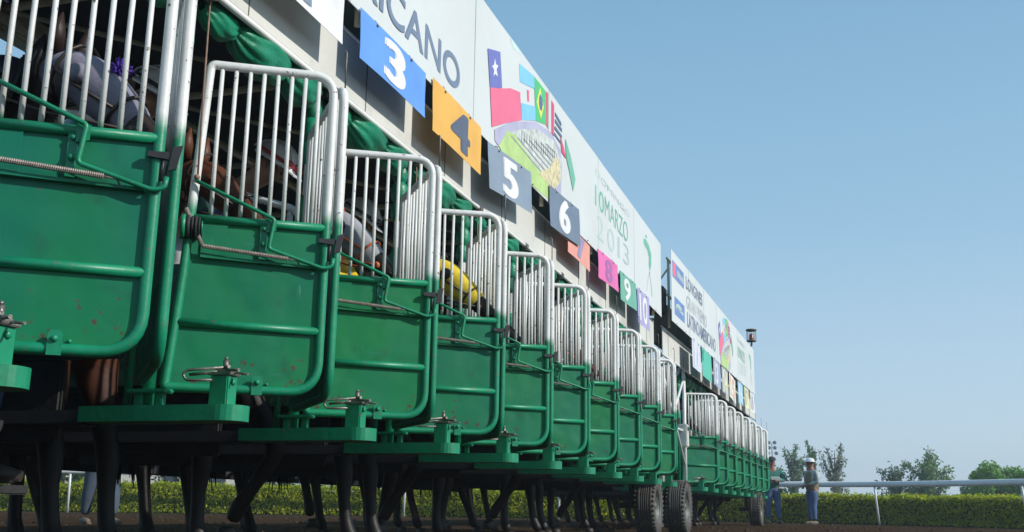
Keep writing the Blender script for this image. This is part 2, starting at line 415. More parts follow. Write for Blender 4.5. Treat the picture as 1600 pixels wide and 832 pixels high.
def wheel(parent, x, y, r=.355, wd=.25):
    prof = [(-wd/2+.02, r*.55), (-wd/2, r*.68), (-wd/2, r*.86), (-wd/2+.03, r*.97), (-wd/2+.05, r)]
    for i in range(5):
        a = -wd/2+.06+i*(wd-.12)/5; st = (wd-.12)/5
        prof += [(a, r), (a+st*.6, r), (a+st*.65, r-.012), (a+st*.95, r-.012)]
    prof += [(wd/2-.05, r), (wd/2-.03, r*.97), (wd/2, r*.86), (wd/2, r*.68), (wd/2-.02, r*.55)]
    o = empty('wheel', (x, y, r), 0, parent)
    t = MB().lathe(prof, (0,0,0), 'x', 48)
    for k in range(36):
        a = 2*math.pi*k/36
        for sgn in (-1, 1):
            c = Vector((sgn*(wd/2-.012), math.cos(a)*(r*.945), math.sin(a)*(r*.945)))
            t.ball(c, (.022, .018, .018), 6, 4)
    t.build('tyre', MT['tyre'], o)
    h = MB().lathe([(.02, 0), (.02, r*.15), (.05, r*.17), (.05, r*.3), (.03, r*.42), (.06, r*.5), (wd/2-.02, r*.56), (wd/2-.01, r*.6)], (0,0,0), 'x', 32)
    h.lathe([(-wd/2+.02, 0), (-wd/2+.02, r*.58)], (0,0,0), 'x', 24)
    for k in range(8):
        a = 2*math.pi*k/8; h.ball((.058, math.cos(a)*r*.24, math.sin(a)*r*.24), .014, 8, 5)
    h.lathe([(.05, r*.14), (.09, r*.12), (.10, 0)], (0,0,0), 'x', 16)
    h.build('rim', MT['rim'], o)
    MB().tube([(-wd/2-.25, 0, 0), (-wd/2+.02, 0, 0)], .04, 10).bbox((-wd/2-.12, -.05, 0), (-wd/2-.06, .05, .45), .01).build('axle', MT['black'], o)
    return o

near0 = make_leaf(True); far0 = make_leaf(False)
KIDS = {near0.name: list(near0.children), far0.name: list(far0.children)}
first = {'n': near0, 'f': far0}

def make_gate(name, label, origin, rz, n, pitch, lead, fx, wheels, gap_roof, bend):
    """local frame: y=0 at the first stall's first partition; apex at x=0"""
    g = empty(name, origin, rz); tag(g, label, 'starting gate', 'starting gate units standing in line')
    tot = n*pitch
    for i in range(n+1): post_parts(g, i*pitch)
    for i in range(n):
        ya = i*pitch + .36
        for key in ('n', 'f'):
            o = first[key]
            if o.parent is not None: o = copy_tree(o)
            o.parent = g; o.location = (0, ya, 0); o.rotation_euler = (R(rnd.uniform(-.25, .25)), 0, R(rnd.uniform(-1.1, 1.1))) if i > 1 else (0, 0, 0)
            if key == 'n' : pass
        if i < n: roll_pad(g, i*pitch)
        # rear door pair
        y0 = i*pitch+.06; y1 = (i+1)*pitch-.06; ym = (y0+y1)/2
        for a, b in ((y0, ym-.02), (y1, ym+.02)):
            mb = MB(); P0 = Vector((-2.92, a, 0)); P1 = Vector((-3.12, b, 0)); mm = lambda s, z: P0.lerp(P1, s)+Vector((0,0,z))
            mb.tube(rpath([mm(0, 1.2), mm(0, 2.0), mm(1, 2.0), mm(1, .78), mm(0, .78), mm(0, 1.2)], [.03, .08, .1, .02], 4)[:-1], .018, 8, closed=True)
            mb.tube([mm(0, 1.42), mm(1, 1.42)], .016, 8)
            rd = mb.build('rear_door', MT['tube'], g)
            q = MB()
            for s in range(1, 7): q.tube([mm(s/7, 1.42), mm(s/7, 2.0)], .009, 6)
            q.build('bars', MT['bars'], rd)
            q = MB(); nn = (P1-P0).cross(Vector((0,0,1))).normalized()*.004
            vs = [mm(.02, .8)+nn, mm(.98, .8)+nn, mm(.98, 1.42)+nn, mm(.02, 1.42)+nn, mm(.02, .8)-nn, mm(.98, .8)-nn, mm(.98, 1.42)-nn, mm(.02, 1.42)-nn]
            q.add(vs, [(0,1,2,3), (7,6,5,4), (0,4,5,1), (1,5,6,2), (2,6,7,3), (3,7,4,0)]); q.build('panel', MT['panel'], rd)
    # chassis and overhead
    MB().bbox((-3.06, -.1, .50), (-2.94, tot+.1, .60), .01).build('chassis_beam', MT['dark'], g)
    y0, y1 = -lead, tot+.25
    MB().bbox((fx-.012, y0+.1, 2.45), (fx, y1, 2.815), .003).build('fascia', MT['fascia'], g)
    s = MB()
    yy = y0+.5
    while yy < y1: s.box((fx+.0005, yy, 2.455), (fx+.003, yy+.006, 2.81)); yy += 1.22
    s.build('fascia_seam', MT['olive'], g)
    MB().tube([(fx-.01, y0+.05, 2.437), (fx-.01, y1, 2.437)], .017, 10).build('lower_pipe', MT['white'], g)
    MB().tube([(fx-.004, y0+.05, 2.823), (fx-.004, y1, 2.823)], .010, 8).build('upper_pipe', MT['white'], g)
    yy = 1.15 - pitch + .02
    while yy < y1 - .3:
        if yy > y0: MB().bbox((fx-.05, yy-.04, 2.40), (fx+.016, yy+.03, 2.455), .01).build('pipe_clamp', MT['steel'], g)
        yy += pitch
    MB().bbox((fx-.55, y0+.1, 2.90), (fx-.125, y1, 2.96), .01).bbox((fx-.12, y0+.1, 2.62), (fx-.09, y1, 3.30), .005).build('catwalk', MT['olive'], g)
    b = MB()
    yy = y0+.3
    while yy < bend:
        b.tube([(fx+.06, yy, 2.84), (fx+.06, yy, 3.86)], .02, 8).tube([(fx+.05, yy, 3.7), (fx-.5, yy, 2.96)], .015, 8); yy += 1.8
    b.tube([(fx+.06, y0+.2, 3.84), (fx+.06, bend, 3.84)], .018, 8).tube([(fx+.06, y0+.2, 3.3), (fx+.06, bend, 3.3)], .018, 8)
    b.build('banner_frame', MT['beige'], g)
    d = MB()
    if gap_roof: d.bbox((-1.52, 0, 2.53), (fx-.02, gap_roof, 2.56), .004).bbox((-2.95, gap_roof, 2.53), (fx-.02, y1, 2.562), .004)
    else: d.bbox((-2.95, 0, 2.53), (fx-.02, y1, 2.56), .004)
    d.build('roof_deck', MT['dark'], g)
    t = MB()
    for i in range(n+1):
        y = i*pitch; t.tube([(-.52, y, 2.50), (-3.0, y, 2.50)], .022, 8)
        if i < n:
            t.tube([(-1.5, y, 2.47), (-3.0, y+pitch, 2.47)], .016, 8); t.tube([(-.6, y+pitch, 2.485), (-1.5, y, 2.485)], .014, 8)
        t.tube([(-3.0, y, .6), (-3.0, y, 2.5)], .025, 8)
    for x in (-1.5, -2.2, -3.0): t.tube([(x, 0, 2.44), (x, tot, 2.44)], .024, 8)
    if gap_roof: t.bbox((-1.62, -.05, 2.40), (-1.52, gap_roof+.05, 2.55), .01); t.bbox((-3.0, gap_roof-.12, 2.40), (-1.5, gap_roof-.02, 2.52), .01)
    t.build('overhead_frame', MT['beige'], g)
    for x, y in wheels: wheel(g, x, y)
    return g

UNIT2_RZ = -math.atan2(.262, 9.92)
g1 = make_gate('starting_gate', 'long green and white starting gate unit nearest the camera, under the large banner',
               (0, 2.35, 0), 0, 10, 1.15, 1.5, -.42, [(-.40, 11.10)], 2.05, 11.6)
g2 = make_gate('starting_gate', 'far green and white starting gate unit, small, ending beside the two standing men',
               (.022, 16.74, 0), UNIT2_RZ, 8, 1.10, 2.3, -.34, [(-.19, -2.0), (-.22, 7.45), (-.35, 8.6)], 0, 7.4)
KIDS = {}
# machinery at the joint between the units (parts of the far unit)
k = MB(); k.tube([(-.40, -2.1, .55), (-.40, -2.1, 2.45)], .035, 10).tube([(-.40, -.25, .62), (-.40, -.25, 2.45)], .028, 10)
k.tube([(-.40, -2.05, 1.1), (-.40, -.3, 2.3)], .02, 8).tube([(-.40, -2.05, 2.3), (-.40, -.3, 1.0)], .02, 8).tube([(-.40, -2.1, 1.5), (-.40, -.25, 1.5)], .02, 8)
k.build('end_frame', MT['white'], g2)
MB().bbox((-.95, -2.25, .55), (-.35, 0, .66), .01).build('end_beam', MT['green'], g2)
k = MB().bbox((-.46, -.50, 1.25), (-.32, -.32, 1.60), .015); kb = k.build('control_box', MT['fascia'], g2)
MB().bbox((-.318, -.46, 1.5), (-.313, -.36, 1.56), .002).build('box_plate', MT['black'], kb)
k = MB().bbox((-.85, 11.55, 1.0), (-.50, 11.75, 2.4), .02); k.build('end_cabinet', MT['black'], g1)
k = MB().bbox((-.62, 12.0, 3.02), (-.34, 12.4, 3.40), .02); kb = k.build('loudspeaker', MT['black'], g1)
MB().bbox((-.335, 12.05, 3.30), (-.33, 12.35, 3.38), .002).build('speaker_badge', MT['rust'], kb)
k = MB().lathe([(0, 0), (0, .10), (.02, .11), (.03, .10)], (-.15, 7.1, 4.02), 'z', 16).lathe([(.26, .10), (.27, .12), (.30, .12), (.31, 0)], (-.15, 7.1, 4.0), 'z', 16)
for a in range(6): k.tube([(-.15+.1*math.cos(a), 7.1+.1*math.sin(a), 4.03), (-.15+.1*math.cos(a), 7.1+.1*math.sin(a), 4.28)], .007, 6)
k.tube([(-.15, 7.1, 3.93), (-.15, 7.1, 4.04)], .02, 8).tube([(-.15, 7.1, 3.94), (-.28, 7.1, 3.84)], .015, 8)
bc = k.build('beacon', MT['olive'], g2); MB().lathe([(.05, .055), (.17, .05), (.2, .03), (.21, 0)], (-.15, 7.1, 4.0), 'z', 16).build('beacon_lens', mat('red_lens', (.35, .05, .03, 1), .3), bc)

# ------------------------------------------------------------------ banners
def pale(r, g, b): return tuple(min(.82, c*1.25+.035) for c in srgb(r, g, b)[:3])+(1,)
BAN = dict(
 slate=mat('slate_ink', pale(96, 112, 136), .5, .04), grey=mat('grey_ink', pale(150, 160, 168), .5, .04), faint=mat('faint_ink', pale(160, 180, 176), .5, .03),
 tgreen=mat('green_ink', pale(92, 160, 135), .5, .05), navy=mat('navy_ink', pale(92, 98, 165), .5, .05), red=mat('red_ink', pale(218, 92, 124), .5, .05),
 sky=mat('light_blue_ink', pale(112, 178, 220), .5, .05), green=mat('flag_green_ink', pale(62, 170, 100), .5, .05), yellow=mat('yellow_ink', pale(205, 208, 70), .5, .05),
 ink=mat('dark_blue_ink', pale(70, 95, 125), .5, .05), crim=mat('crimson_ink', pale(190, 60, 95), .5, .05), white=mat('white_ink', pale(222, 228, 226), .5, .02),
 lilac=mat('lilac_ink', pale(158, 158, 182), .5, .12, 3), field=mat('grass_ink', pale(158, 186, 112), .5, .15, 5), stand=mat('stand_ink', pale(178, 184, 178), .5, .25, 14, dirt=pale(120, 120, 130), dscale=9),
 bronze=mat('stand_shadow_ink', pale(120, 122, 128), .5, .2, 14), sand=mat('sand_ink', pale(190, 180, 140), .5, .3, 20, dirt=pale(110, 100, 80), dscale=22), cyan=mat('cyan_ink', pale(178, 214, 218), .5, .05), blue=mat('blue_ink', pale(86, 118, 170), .5, .1),
)
ART = {
'canton': [(0.4483, 3.568), (0.4697, 3.665), (0.4742, 3.397), (0.4537, 3.291)],
'red': [(0.4537, 3.291), (0.4742, 3.394), (0.49, 3.48), (0.5083, 3.543), (0.5111, 3.319), (0.4809, 3.148), (0.458, 3.006)],
'star': [(0.4603, 3.558), (0.4627, 3.522), (0.4666, 3.537), (0.4635, 3.487), (0.4659, 3.444), (0.4615, 3.442), (0.4589, 3.41), (0.4597, 3.463), (0.4558, 3.473), (0.4595, 3.504)],
'argt': [(0.5057, 3.777), (0.5368, 3.838), (0.5385, 3.734), (0.5075, 3.628)], 'argb': [(0.5101, 3.463), (0.5397, 3.583), (0.5419, 3.468), (0.5123, 3.328)],
'sun': [(0.5222, 3.641), (0.5259, 3.652), (0.5269, 3.561), (0.5238, 3.548)],
'bra': [(0.5368, 3.838), (0.563, 3.845), (0.5649, 3.541), (0.5414, 3.463)], 'dia': [(0.5501, 3.81), (0.5588, 3.675), (0.5528, 3.539), (0.5428, 3.638)],
'disc': [(0.5511, 3.759), (0.5552, 3.735), (0.5567, 3.687), (0.5541, 3.612), (0.5499, 3.607), (0.5475, 3.651), (0.5479, 3.708)],
'per1': [(0.563, 3.845), (0.5689, 3.853), (0.5696, 3.525), (0.5649, 3.541)], 'per2': [(0.578, 3.837), (0.5842, 3.822), (0.5838, 3.523), (0.5786, 3.533)],
'u1': [(0.5867, 3.77), (0.6024, 3.747), (0.6034, 3.716), (0.5871, 3.737)], 'u2': [(0.5869, 3.707), (0.604, 3.696), (0.6051, 3.665), (0.587, 3.672)],
'u3': [(0.5861, 3.638), (0.6042, 3.631), (0.6049, 3.604), (0.5858, 3.602)], 'u4': [(0.5853, 3.571), (0.601, 3.557), (0.6024, 3.539), (0.5853, 3.542)],
'red2': [(0.6005, 3.608), (0.6098, 3.539), (0.6161, 3.455), (0.6038, 3.468)],
'grn': [(0.614, 3.649), (0.6288, 3.534), (0.6421, 3.361), (0.6355, 3.22), (0.6257, 3.361), (0.6161, 3.478)],
'lilac': [(0.4627, 3.013), (0.4933, 3.222), (0.5399, 3.451), (0.5773, 3.531), (0.6007, 3.476), (0.6058, 3.344), (0.602, 3.0), (.585, 2.9), (0.477, 2.9), (0.4637, 2.93)],
'field': [(0.4709, 2.92), (0.4852, 3.11), (0.5, 3.14), (0.5728, 3.034), (0.573, 2.9), (0.5415, 2.88), (0.48, 2.88)],
'stands': [(0.4873, 3.095), (0.5113, 3.246), (0.5451, 3.409), (0.5831, 3.483), (0.6039, 3.38), (0.6013, 3.171), (0.584, 3.016), (0.57, 3.03), (0.5262, 3.06)],
'cyan': [(0.4877, 3.887), (0.5015, 3.888), (0.5067, 3.863), (0.4941, 3.838)]}
def ell(cx, cy, rx, ry, n=20, a0=0, a1=360): return [(cx+rx*math.cos(R(a0+(a1-a0)*i/n)), cy+ry*math.sin(R(a0+(a1-a0)*i/n))) for i in range(n+(a1-a0 != 360))]
def make_banner(label, origin, rz, L, bx):
    """local: y = along the banner 0..L, z absolute"""
    mb = MB(); n = 60; vs = []; fs = []; hh = [2.872, 3.2, 3.55, 3.9]
    wav = lambda t, z: .0012*math.sin(t*37+z*2)+.0008*math.sin(t*91)
    for sgn, x in ((0, bx-.005), (1, bx)):
        for i in range(n+1):
            for z in hh: vs.append((x+wav(i/n, z), L*i/n, z))
    q = (n+1)*4
    for i in range(n):
        for j in range(3):
            a = i*4+j; fs.append((q+a, q+a+4, q+a+5, q+a+1)); fs.append((a, a+1, a+5, a+4))
        fs.append((i*4, i*4+4, q+i*4+4, q+i*4)); fs.append((i*4+3, q+i*4+3, q+i*4+7, i*4+7))
    fs.append((0, q, q+1, 1)); fs.append((1, q+1, q+2, 2)); fs.append((2, q+2, q+3, 3))
    e = n*4; fs += [(e+j, e+j+1, q+e+j+1, q+e+j) for j in range(3)]
    mb.add(vs, fs, False); root = mb.build('banner', MT['vinyl'], None, origin); root.rotation_euler = (0, 0, rz)
    tag(root, label, 'banner')
    P = lambda t, z, k: (bx+.0022+k*.0006, t*L, z)
    def art(name, shapes, m, k):
        b = MB()
        for s in shapes: b.prism(s, 0, .0003, lambda a, c, o: Vector(P(a, c, k))+Vector((o, 0, 0)))
        return b.build(name, BAN[m], root)
    def text(s, t0, t1, z0, z1, m, bold=0., name='lettering', k=0):
        v, f = text_mesh(s, min(bold, .004)); b = MB(); sw = max(0, bold-.004)*.17/max(3, len(s))*8*(t1-t0)
        for q, (dx, dz) in enumerate(((0, 0), (-1, .4), (1, -.4), (.5, .4), (-.5, -.4)) if sw > 0 else ((0, 0),)):
            b.add([P(t0+sw+dx*sw+(t1-t0-2*sw)*x, z0+.004+dz*.010+(z1-z0-.008)*y, k+q*.5) for x, y in v], f)
        return b.build(name, BAN[m], root)
    text('LONGINES', .119, .271, 3.565, 3.765, 'slate', .02); text('GRAN PREMIO', .121, .314, 3.265, 3.48, 'grey', .0)
    text('LATINOAMERICANO', .124, .4075, 2.995, 3.225, 'slate', .018)
    art('emblem', [[(.008, 3.52), (.10, 3.52), (.10, 3.76), (.008, 3.76)]], 'blue', 0)
    art('emblem', [[(.012, 3.55), (.035, 3.55), (.035, 3.74), (.012, 3.74)]], 'red', 1); art('emblem', [[(.045, 3.60), (.095, 3.58), (.095, 3.66), (.045, 3.70)]], 'grey', 1)
    art('emblem', [[(.02, 3.00), (.101, 3.00), (.101, 3.26), (.02, 3.26)]], 'blue', 0)
    art('emblem', [ell(.055, 3.15, .022, .045), [(.03, 3.11), (.09, 3.09), (.09, 3.13), (.03, 3.15)]], 'faint', 1)
    A = ART
    art('racecourse_photo', [A['lilac']], 'lilac', 0)
    art('racecourse_photo', [A['stands']], 'stand', 1); art('racecourse_photo', [A['field']], 'field', 2)
    rows = []
    for i in range(7):
        f = i/7; z0 = 3.09+.045*i; t0 = .492+.012*i; z1 = 3.10+.055*i; t1 = .600-.0005*i
        rows.append([(t0, z0), (t1-.01, z1-.05), (t1-.01, z1-.036), (t0, z0+.014)])
    for i in range(16):
        t = .512+.0052*i; zt = min(3.40, 3.24+.011*i); rows.append([(t, zt-.09), (t+.0012, zt-.09), (t+.0012, zt), (t, zt)])
    art('racecourse_photo', rows, 'bronze', 3)
    art('racecourse_photo', [[(.548, 3.03), (.585, 3.03), (.601, 3.18), (.600, 3.34), (.588, 3.36), (.575, 3.2)]], 'sand', 4)
    for nm, m, k in (('canton', 'navy', 2), ('red', 'red', 2), ('star', 'white', 3), ('argt', 'sky', 2), ('argb', 'sky', 2), ('sun', 'red', 3), ('bra', 'green', 2), ('dia', 'yellow', 3),
                     ('disc', 'ink', 4), ('per1', 'crim', 2), ('per2', 'crim', 2), ('red2', 'crim', 3), ('grn', 'tgreen', 3), ('cyan', 'cyan', 1)): art('flag_print', [A[nm]], m, k)
    art('flag_print', [A['u1'], A['u2'], A['u3'], A['u4']], 'ink', 3)
    text('DOMINGO', .705, .836, 3.672, 3.75, 'faint', -.005); 
    text('10', .7035, .7345, 3.34, 3.575, 'tgreen', .004); text('MARZO', .738, .829, 3.345, 3.585, 'tgreen', -.006)
    text('2', .709, .733, 3.02, 3.275, 'faint', -.012); text('0', .747, .772, 3.03, 3.285, 'faint', -.012); text('1', .787, .795, 3.06, 3.30, 'faint', -.012); text('3', .810, .834, 3.07, 3.31, 'faint', -.012)
    art('emblem', [[(.905, 3.665), (.917, 3.69), (.932, 3.66), (.944, 3.58), (.944, 3.44), (.936, 3.33), (.930, 3.40), (.932, 3.50), (.924, 3.57), (.913, 3.58), (.905, 3.60)]], 'tgreen', 0)
    art('emblem', [ell(.918, 3.735, .004, .015)], 'tgreen', 1)
    art('emblem', [[(.934, 3.32), (.922, 3.18), (.916, 3.02), (.919, 3.02), (.925, 3.18), (.936, 3.30)], [(.934, 3.32), (.944, 3.16), (.948, 3.02), (.945, 3.02), (.941, 3.16), (.932, 3.30)]], 'faint', 0)
    sm_ = MB()
    for i in range(1, 7): sm_.box((bx+.0016, i/7*L-.004, 2.875), (bx+.0032, i/7*L+.004, 3.897))
    sm_.build('seam', BAN['faint'], root)
    tie = MB()
    for i in range(14):
        t = (i+.5)/14; tie.box((bx-.05, t*L-.004, 2.88), (bx+.012, t*L+.004, 2.888))
    tie.build('cable_tie', MT['black'], root)
    return root
make_banner('large white banner above the nearest stalls, cut off by the top of the picture', (0, .72, 0), 0, 13.34, -.30)
make_banner('small-looking white banner on the far gate unit, with two square emblems at its left', (-.205, 14.35, 0), UNIT2_RZ, 9.93, 0)

# ------------------------------------------------------------------ number signs hung under the banners
def ink(name, rgb): return mat(name, tuple(min(.80, c*1.25+.012) for c in srgb(*rgb)[:3])+(1,), .5, .08, 4, .3, 5)
def number_sign(txt, label, y0, y1, z0, z1, bgc, fgc, tilt=0, org=(0,0,0), rz=0, bx=-.30, tx=(.22, .78), tz=(.10, .90), bold=.05, fgn=None, rot=0):
    yc, zc = (y0+y1)/2, (z0+z1)/2; W, H = y1-y0, z1-z0; n = 10; ph = rnd.uniform(0, 6)
    def warp(a, b, o):
        x = .014 + .004*math.sin(a*4+ph) + (.5-b)*.006 + o + .002*math.sin(b*5+a*3+ph)
        ca, sa = math.cos(tilt), math.sin(tilt); p, q = (a-.5)*W, (b-.5)*H
        return Vector((bx+x, yc+p*ca-q*sa, zc+p*sa+q*ca))
    vs = [warp(i/n, j/4, o) for o in (0, .002) for i in range(n+1) for j in range(5)]; Q = (n+1)*5; fs = []
    for i in range(n):
        for j in range(4):
            a = i*5+j; fs += [(Q+a, Q+a+5, Q+a+6, Q+a+1), (a, a+1, a+6, a+5)]
        fs += [(i*5, i*5+5, Q+i*5+5, Q+i*5), (i*5+4, Q+i*5+4, Q+i*5+9, i*5+9)]
    fs += [(j, Q+j, Q+j+1, j+1) for j in range(4)] + [(n*5+j, n*5+j+1, Q+n*5+j+1, Q+n*5+j) for j in range(4)]
    o = MB().add(vs, fs, False).build('number_sign', ink('sign_vinyl_'+txt, bgc), None, org); o.rotation_euler = (0, 0, rz)
    tag(o, label, 'number sign', 'number signs hanging under the banners')
    v, f = text_mesh(txt, .012); nb = MB(); sw = bold*.75/max(1, len(txt)); bw = tx[1]-tx[0]-2*sw
    for k, (dx, dz) in enumerate(((0, 0), (-1, 0), (1, 0), (-.5, .35), (.5, -.35), (.5, .35), (-.5, -.35))):
        nb.add([warp(tx[0]+sw+dx*sw+bw*x, tz[0]+.02+dz*.04+(tz[1]-tz[0]-.04)*y, .0026+k*.0004) for x, y in v], f)
    nb.build('numeral', ink('numeral_'+txt, fgc), o)
    t = MB()
    for a in (.22, .74): t.ball(warp(a, .955, .008), (.004, .010, .010), 8, 5).tube([warp(a, .95, .008), warp(a, 1.06, -.012)], .003, 5)
    t.build('cable_tie', MT['steel'], o)
    return o
W_ = (226, 232, 232)
number_sign('2', 'white sign with a dark numeral 2, cut off by the top edge of the picture', 3.55, 4.45, 2.59, 2.90, (222, 226, 224), (108, 122, 140), 0, tx=(.2, .62))
number_sign('3', 'blue sign with a large white numeral 3', 4.64, 5.55, 2.60, 2.89, (88, 138, 206), W_, 0, tx=(.32, .66), tz=(.06, .94))
number_sign('4', 'orange-yellow sign with a dark grey numeral 4', 5.66, 6.58, 2.56, 2.91, (224, 158, 66), (78, 86, 104), 0, tx=(.34, .76))
number_sign('5', 'grey sign with a white numeral 5', 6.73, 7.82, 2.57, 2.91, (120, 134, 150), W_, .10, tx=(.28, .66), tz=(.06, .92))
number_sign('6', 'dark slate sign with a white numeral 6', 8.34, 9.41, 2.70, 3.06, (98, 112, 130), W_, .07, tx=(.30, .68), tz=(.08, .94))
number_sign('7', 'salmon pink sign with a grey numeral 7, its left part behind the slate sign', 9.05, 9.93, 2.60, 2.89, (240, 140, 126), (136, 128, 158), 0, bx=-.325, tx=(.34, .74))
number_sign('8', 'magenta sign with a purple numeral 8', 10.20, 11.14, 2.62, 2.92, (205, 95, 155), (150, 92, 150), .03, tx=(.32, .68), bold=.02)
number_sign('9', 'teal green sign with a white numeral 9', 11.28, 12.18, 2.60, 2.93, (96, 158, 138), W_, .03, tx=(.22, .62), bold=.02)
number_sign('10', 'lavender sign with a white numeral 10, last under the large banner', 12.26, 13.06, 2.50, 2.93, (152, 146, 188), W_, .03, tx=(.12, .82), bold=.02)
U2 = dict(org=(-.205, 14.35, 0), rz=UNIT2_RZ, bx=.0)
number_sign('11', 'pale lilac sign with a white numeral 11 beside the solid green one', 1.50, 2.32, 2.42, 2.86, (186, 192, 218), (225, 228, 238), 0, tx=(.2, .75), bold=.03, **U2)
number_sign('12', 'plain-looking green sign with a dark numeral 12', 2.42, 3.42, 2.40, 2.86, (72, 170, 148), (52, 110, 105), 0, tx=(.06, .16), tz=(.55, .92), bold=0, **U2)
number_sign('13', 'blue-grey sign with a white numeral 13', 3.62, 4.46, 2.40, 2.86, (142, 154, 178), W_, 0, tx=(.15, .65), **U2)
number_sign('14', 'grey sign with a yellowish numeral 14', 4.62, 5.42, 2.38, 2.84, (168, 174, 176), (214, 208, 150), 0, tx=(.15, .8), **U2)
number_sign('15', 'cream sign with a salmon numeral 15', 5.62, 6.42, 2.36, 2.82, (214, 212, 196), (205, 150, 130), -.1, tx=(.15, .8), **U2)
number_sign('16', 'light blue sign with a white numeral 16', 6.85, 7.60, 2.40, 2.84, (136, 182, 212), W_, 0, tx=(.15, .8), **U2)
number_sign('17', 'pale yellow sign with a grey numeral 17', 7.85, 8.55, 2.42, 2.84, (220, 212, 160), (140, 150, 160), 0, tx=(.15, .8), **U2)
number_sign('18', 'off-white sign with a grey numeral 18, last on the far unit', 8.85, 9.55, 2.42, 2.84, (214, 216, 214), (150, 156, 165), 0, tx=(.15, .8), **U2)

# ------------------------------------------------------------------ horses
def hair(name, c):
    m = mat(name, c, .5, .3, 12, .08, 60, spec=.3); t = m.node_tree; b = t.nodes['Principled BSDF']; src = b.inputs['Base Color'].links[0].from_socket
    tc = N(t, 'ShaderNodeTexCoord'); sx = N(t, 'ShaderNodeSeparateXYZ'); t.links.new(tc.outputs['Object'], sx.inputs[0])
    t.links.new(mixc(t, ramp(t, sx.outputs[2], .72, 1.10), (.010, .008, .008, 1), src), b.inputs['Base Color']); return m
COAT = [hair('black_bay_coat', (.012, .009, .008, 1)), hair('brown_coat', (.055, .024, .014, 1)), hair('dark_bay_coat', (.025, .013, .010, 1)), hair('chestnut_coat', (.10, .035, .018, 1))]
HAIR = hair('black_mane', (.008, .007, .007, 1)); HOOF = mat('hoof_horn', (.03, .025, .02, 1), .6)
def horse_meshes(v):
    r3 = random.Random(v)
    fl = [r3.uniform(-.20, .22), r3.uniform(-.22, .16)]; hl = [r3.uniform(-.05, .45), r3.uniform(-.30, .12)]; lift = r3.choice((0, 1, 2, 3)) if v % 2 else -1; wy = [r3.uniform(-.05, .06) for _ in range(4)]
    sp = [[('rump', -2.72, 0, 1.36, .17, .20), ('croup', -2.5, 0, 1.36, .255, .27), (-2.15, 0, 1.31, .27, .27), (-1.8, 0, 1.25, .285, .31), ('chest', -1.42, 0, 1.24, .25, .31), ('breast', -1.16, 0, 1.24, .17, .22),
           ('nb', -1.06, 0, 1.42, .12, .19), (-.94, 0, 1.62, .085, .145), (-.80, 0, 1.80, .075, .11), ('poll', -.70, 0, 1.90, .075, .085),
           (-.60, 0, 1.86, .082, .10), (-.50, 0, 1.77, .07, .095), (-.38, 0, 1.66, .055, .066), (-.29, 0, 1.575, .05, .055), (-.245, 0, 1.53, .045, .046)]]
    hooves = []
    for i, s in enumerate((-1, 1)):
        a = fl[i]; y0 = s*.165+wy[i]
        if lift == i:   # knee raised, cannon folded back
            sp.append(['chest', (-1.28, s*.15, 1.05, .105, .13), (-1.14, s*.165, .84, .08, .085), (-.98, y0, .62, .058, .062), (-1.02, y0, .54, .050), (-1.12, y0, .40, .040), (-1.20, y0, .29, .050), (-1.24, y0, .20, .042)]); hooves.append((-1.27, y0, .10))
        else:
            sp.append(['chest', (-1.28, s*.15, 1.05, .105, .13), (-1.25+a*.2, s*.165, .84, .082, .09), (-1.23+a*.5, y0, .62, .056), (-1.215+a*.6, y0, .53, .062), (-1.22+a*.68, y0, .45, .050), (-1.225+a*.76, y0, .36, .038, .042), (-1.22+a*.93, y0, .2, .040), (-1.21+a, y0, .145, .051), (-1.17+a*1.05, y0, .07, .044)])
            hooves.append((-1.155+a*1.05, y0, .001))
        b = hl[i]; y1 = s*.165+wy[2+i]
        if lift == i+2:
            sp.append(['croup', (-2.50, s*.15, 1.12, .16, .20), (-2.28, s*.175, .96, .11, .15), (-2.42, y1, .80, .07, .09), (-2.60, y1, .68, .052, .066), (-2.55, y1, .55, .042), (-2.50, y1, .36, .040), (-2.48, y1, .28, .05), (-2.46, y1, .20, .042)]); hooves.append((-2.44, y1, .11))
        else:
            sp.append(['croup', (-2.52, s*.15, 1.12, .16, .20), (-2.38+b*.3, s*.175, .92, .11, .15), (-2.52+b*.5, y1, .74, .07, .092), (-2.685+b*.75, y1, .59, .052, .070), (-2.675+b*.78, y1, .52, .048, .058), (-2.66+b*.8, y1, .43, .040, .044), (-2.63+b, y1, .2, .041), (-2.62+b, y1, .145, .052), (-2.57+b, y1, .07, .044)])
            hooves.append((-2.55+b, y1, .001))
    sp = [sp[0]] + [[k if isinstance(k, str) else tuple(list(k[:3])+[q*1.03 for q in k[3:]]) for k in ch] for ch in sp[1:]]
    vs, es = chains(sp)
    body = skin(vs, es, 'horse_body', 2, 3)
    mb = into(MB(), body)
    for s in (-1, 1):   # ears, eyes sockets, nostril rims
        mb.tube([(-.70, s*.055, 1.95), (-.685, s*.072, 2.02), (-.67, s*.07, 2.10)], [.03, .032, .004], 8)
        mb.ball((-.545, s*.075, 1.83), (.026, .012, .02), 8, 6); mb.ball((-.262, s*.032, 1.555), (.014, .012, .012), 8, 6)
    body = mb.mesh('horse_body')
    hm = [MB().lathe([(0, 0), (0, .062), (.06, .05), (.075, .04), (.08, 0)], (x, y, z), 'z', 14).mesh('hoof') for x, y, z in hooves]
    mane = MB(); 
    for i in range(60):
        t = i/59; p = Vector((-1.22+.52*t, .0, 1.50+.48*t)) ; side = -1
        q = p + Vector((rnd.uniform(-.05, .0), side*rnd.uniform(.08, .13), -rnd.uniform(.10, .2)))
        mane.tube([p+Vector((-.03, 0, .05)), p+Vector((-.03, side*.07, .03)), q], [.014, .014, .003], 5)
    tail = MB()
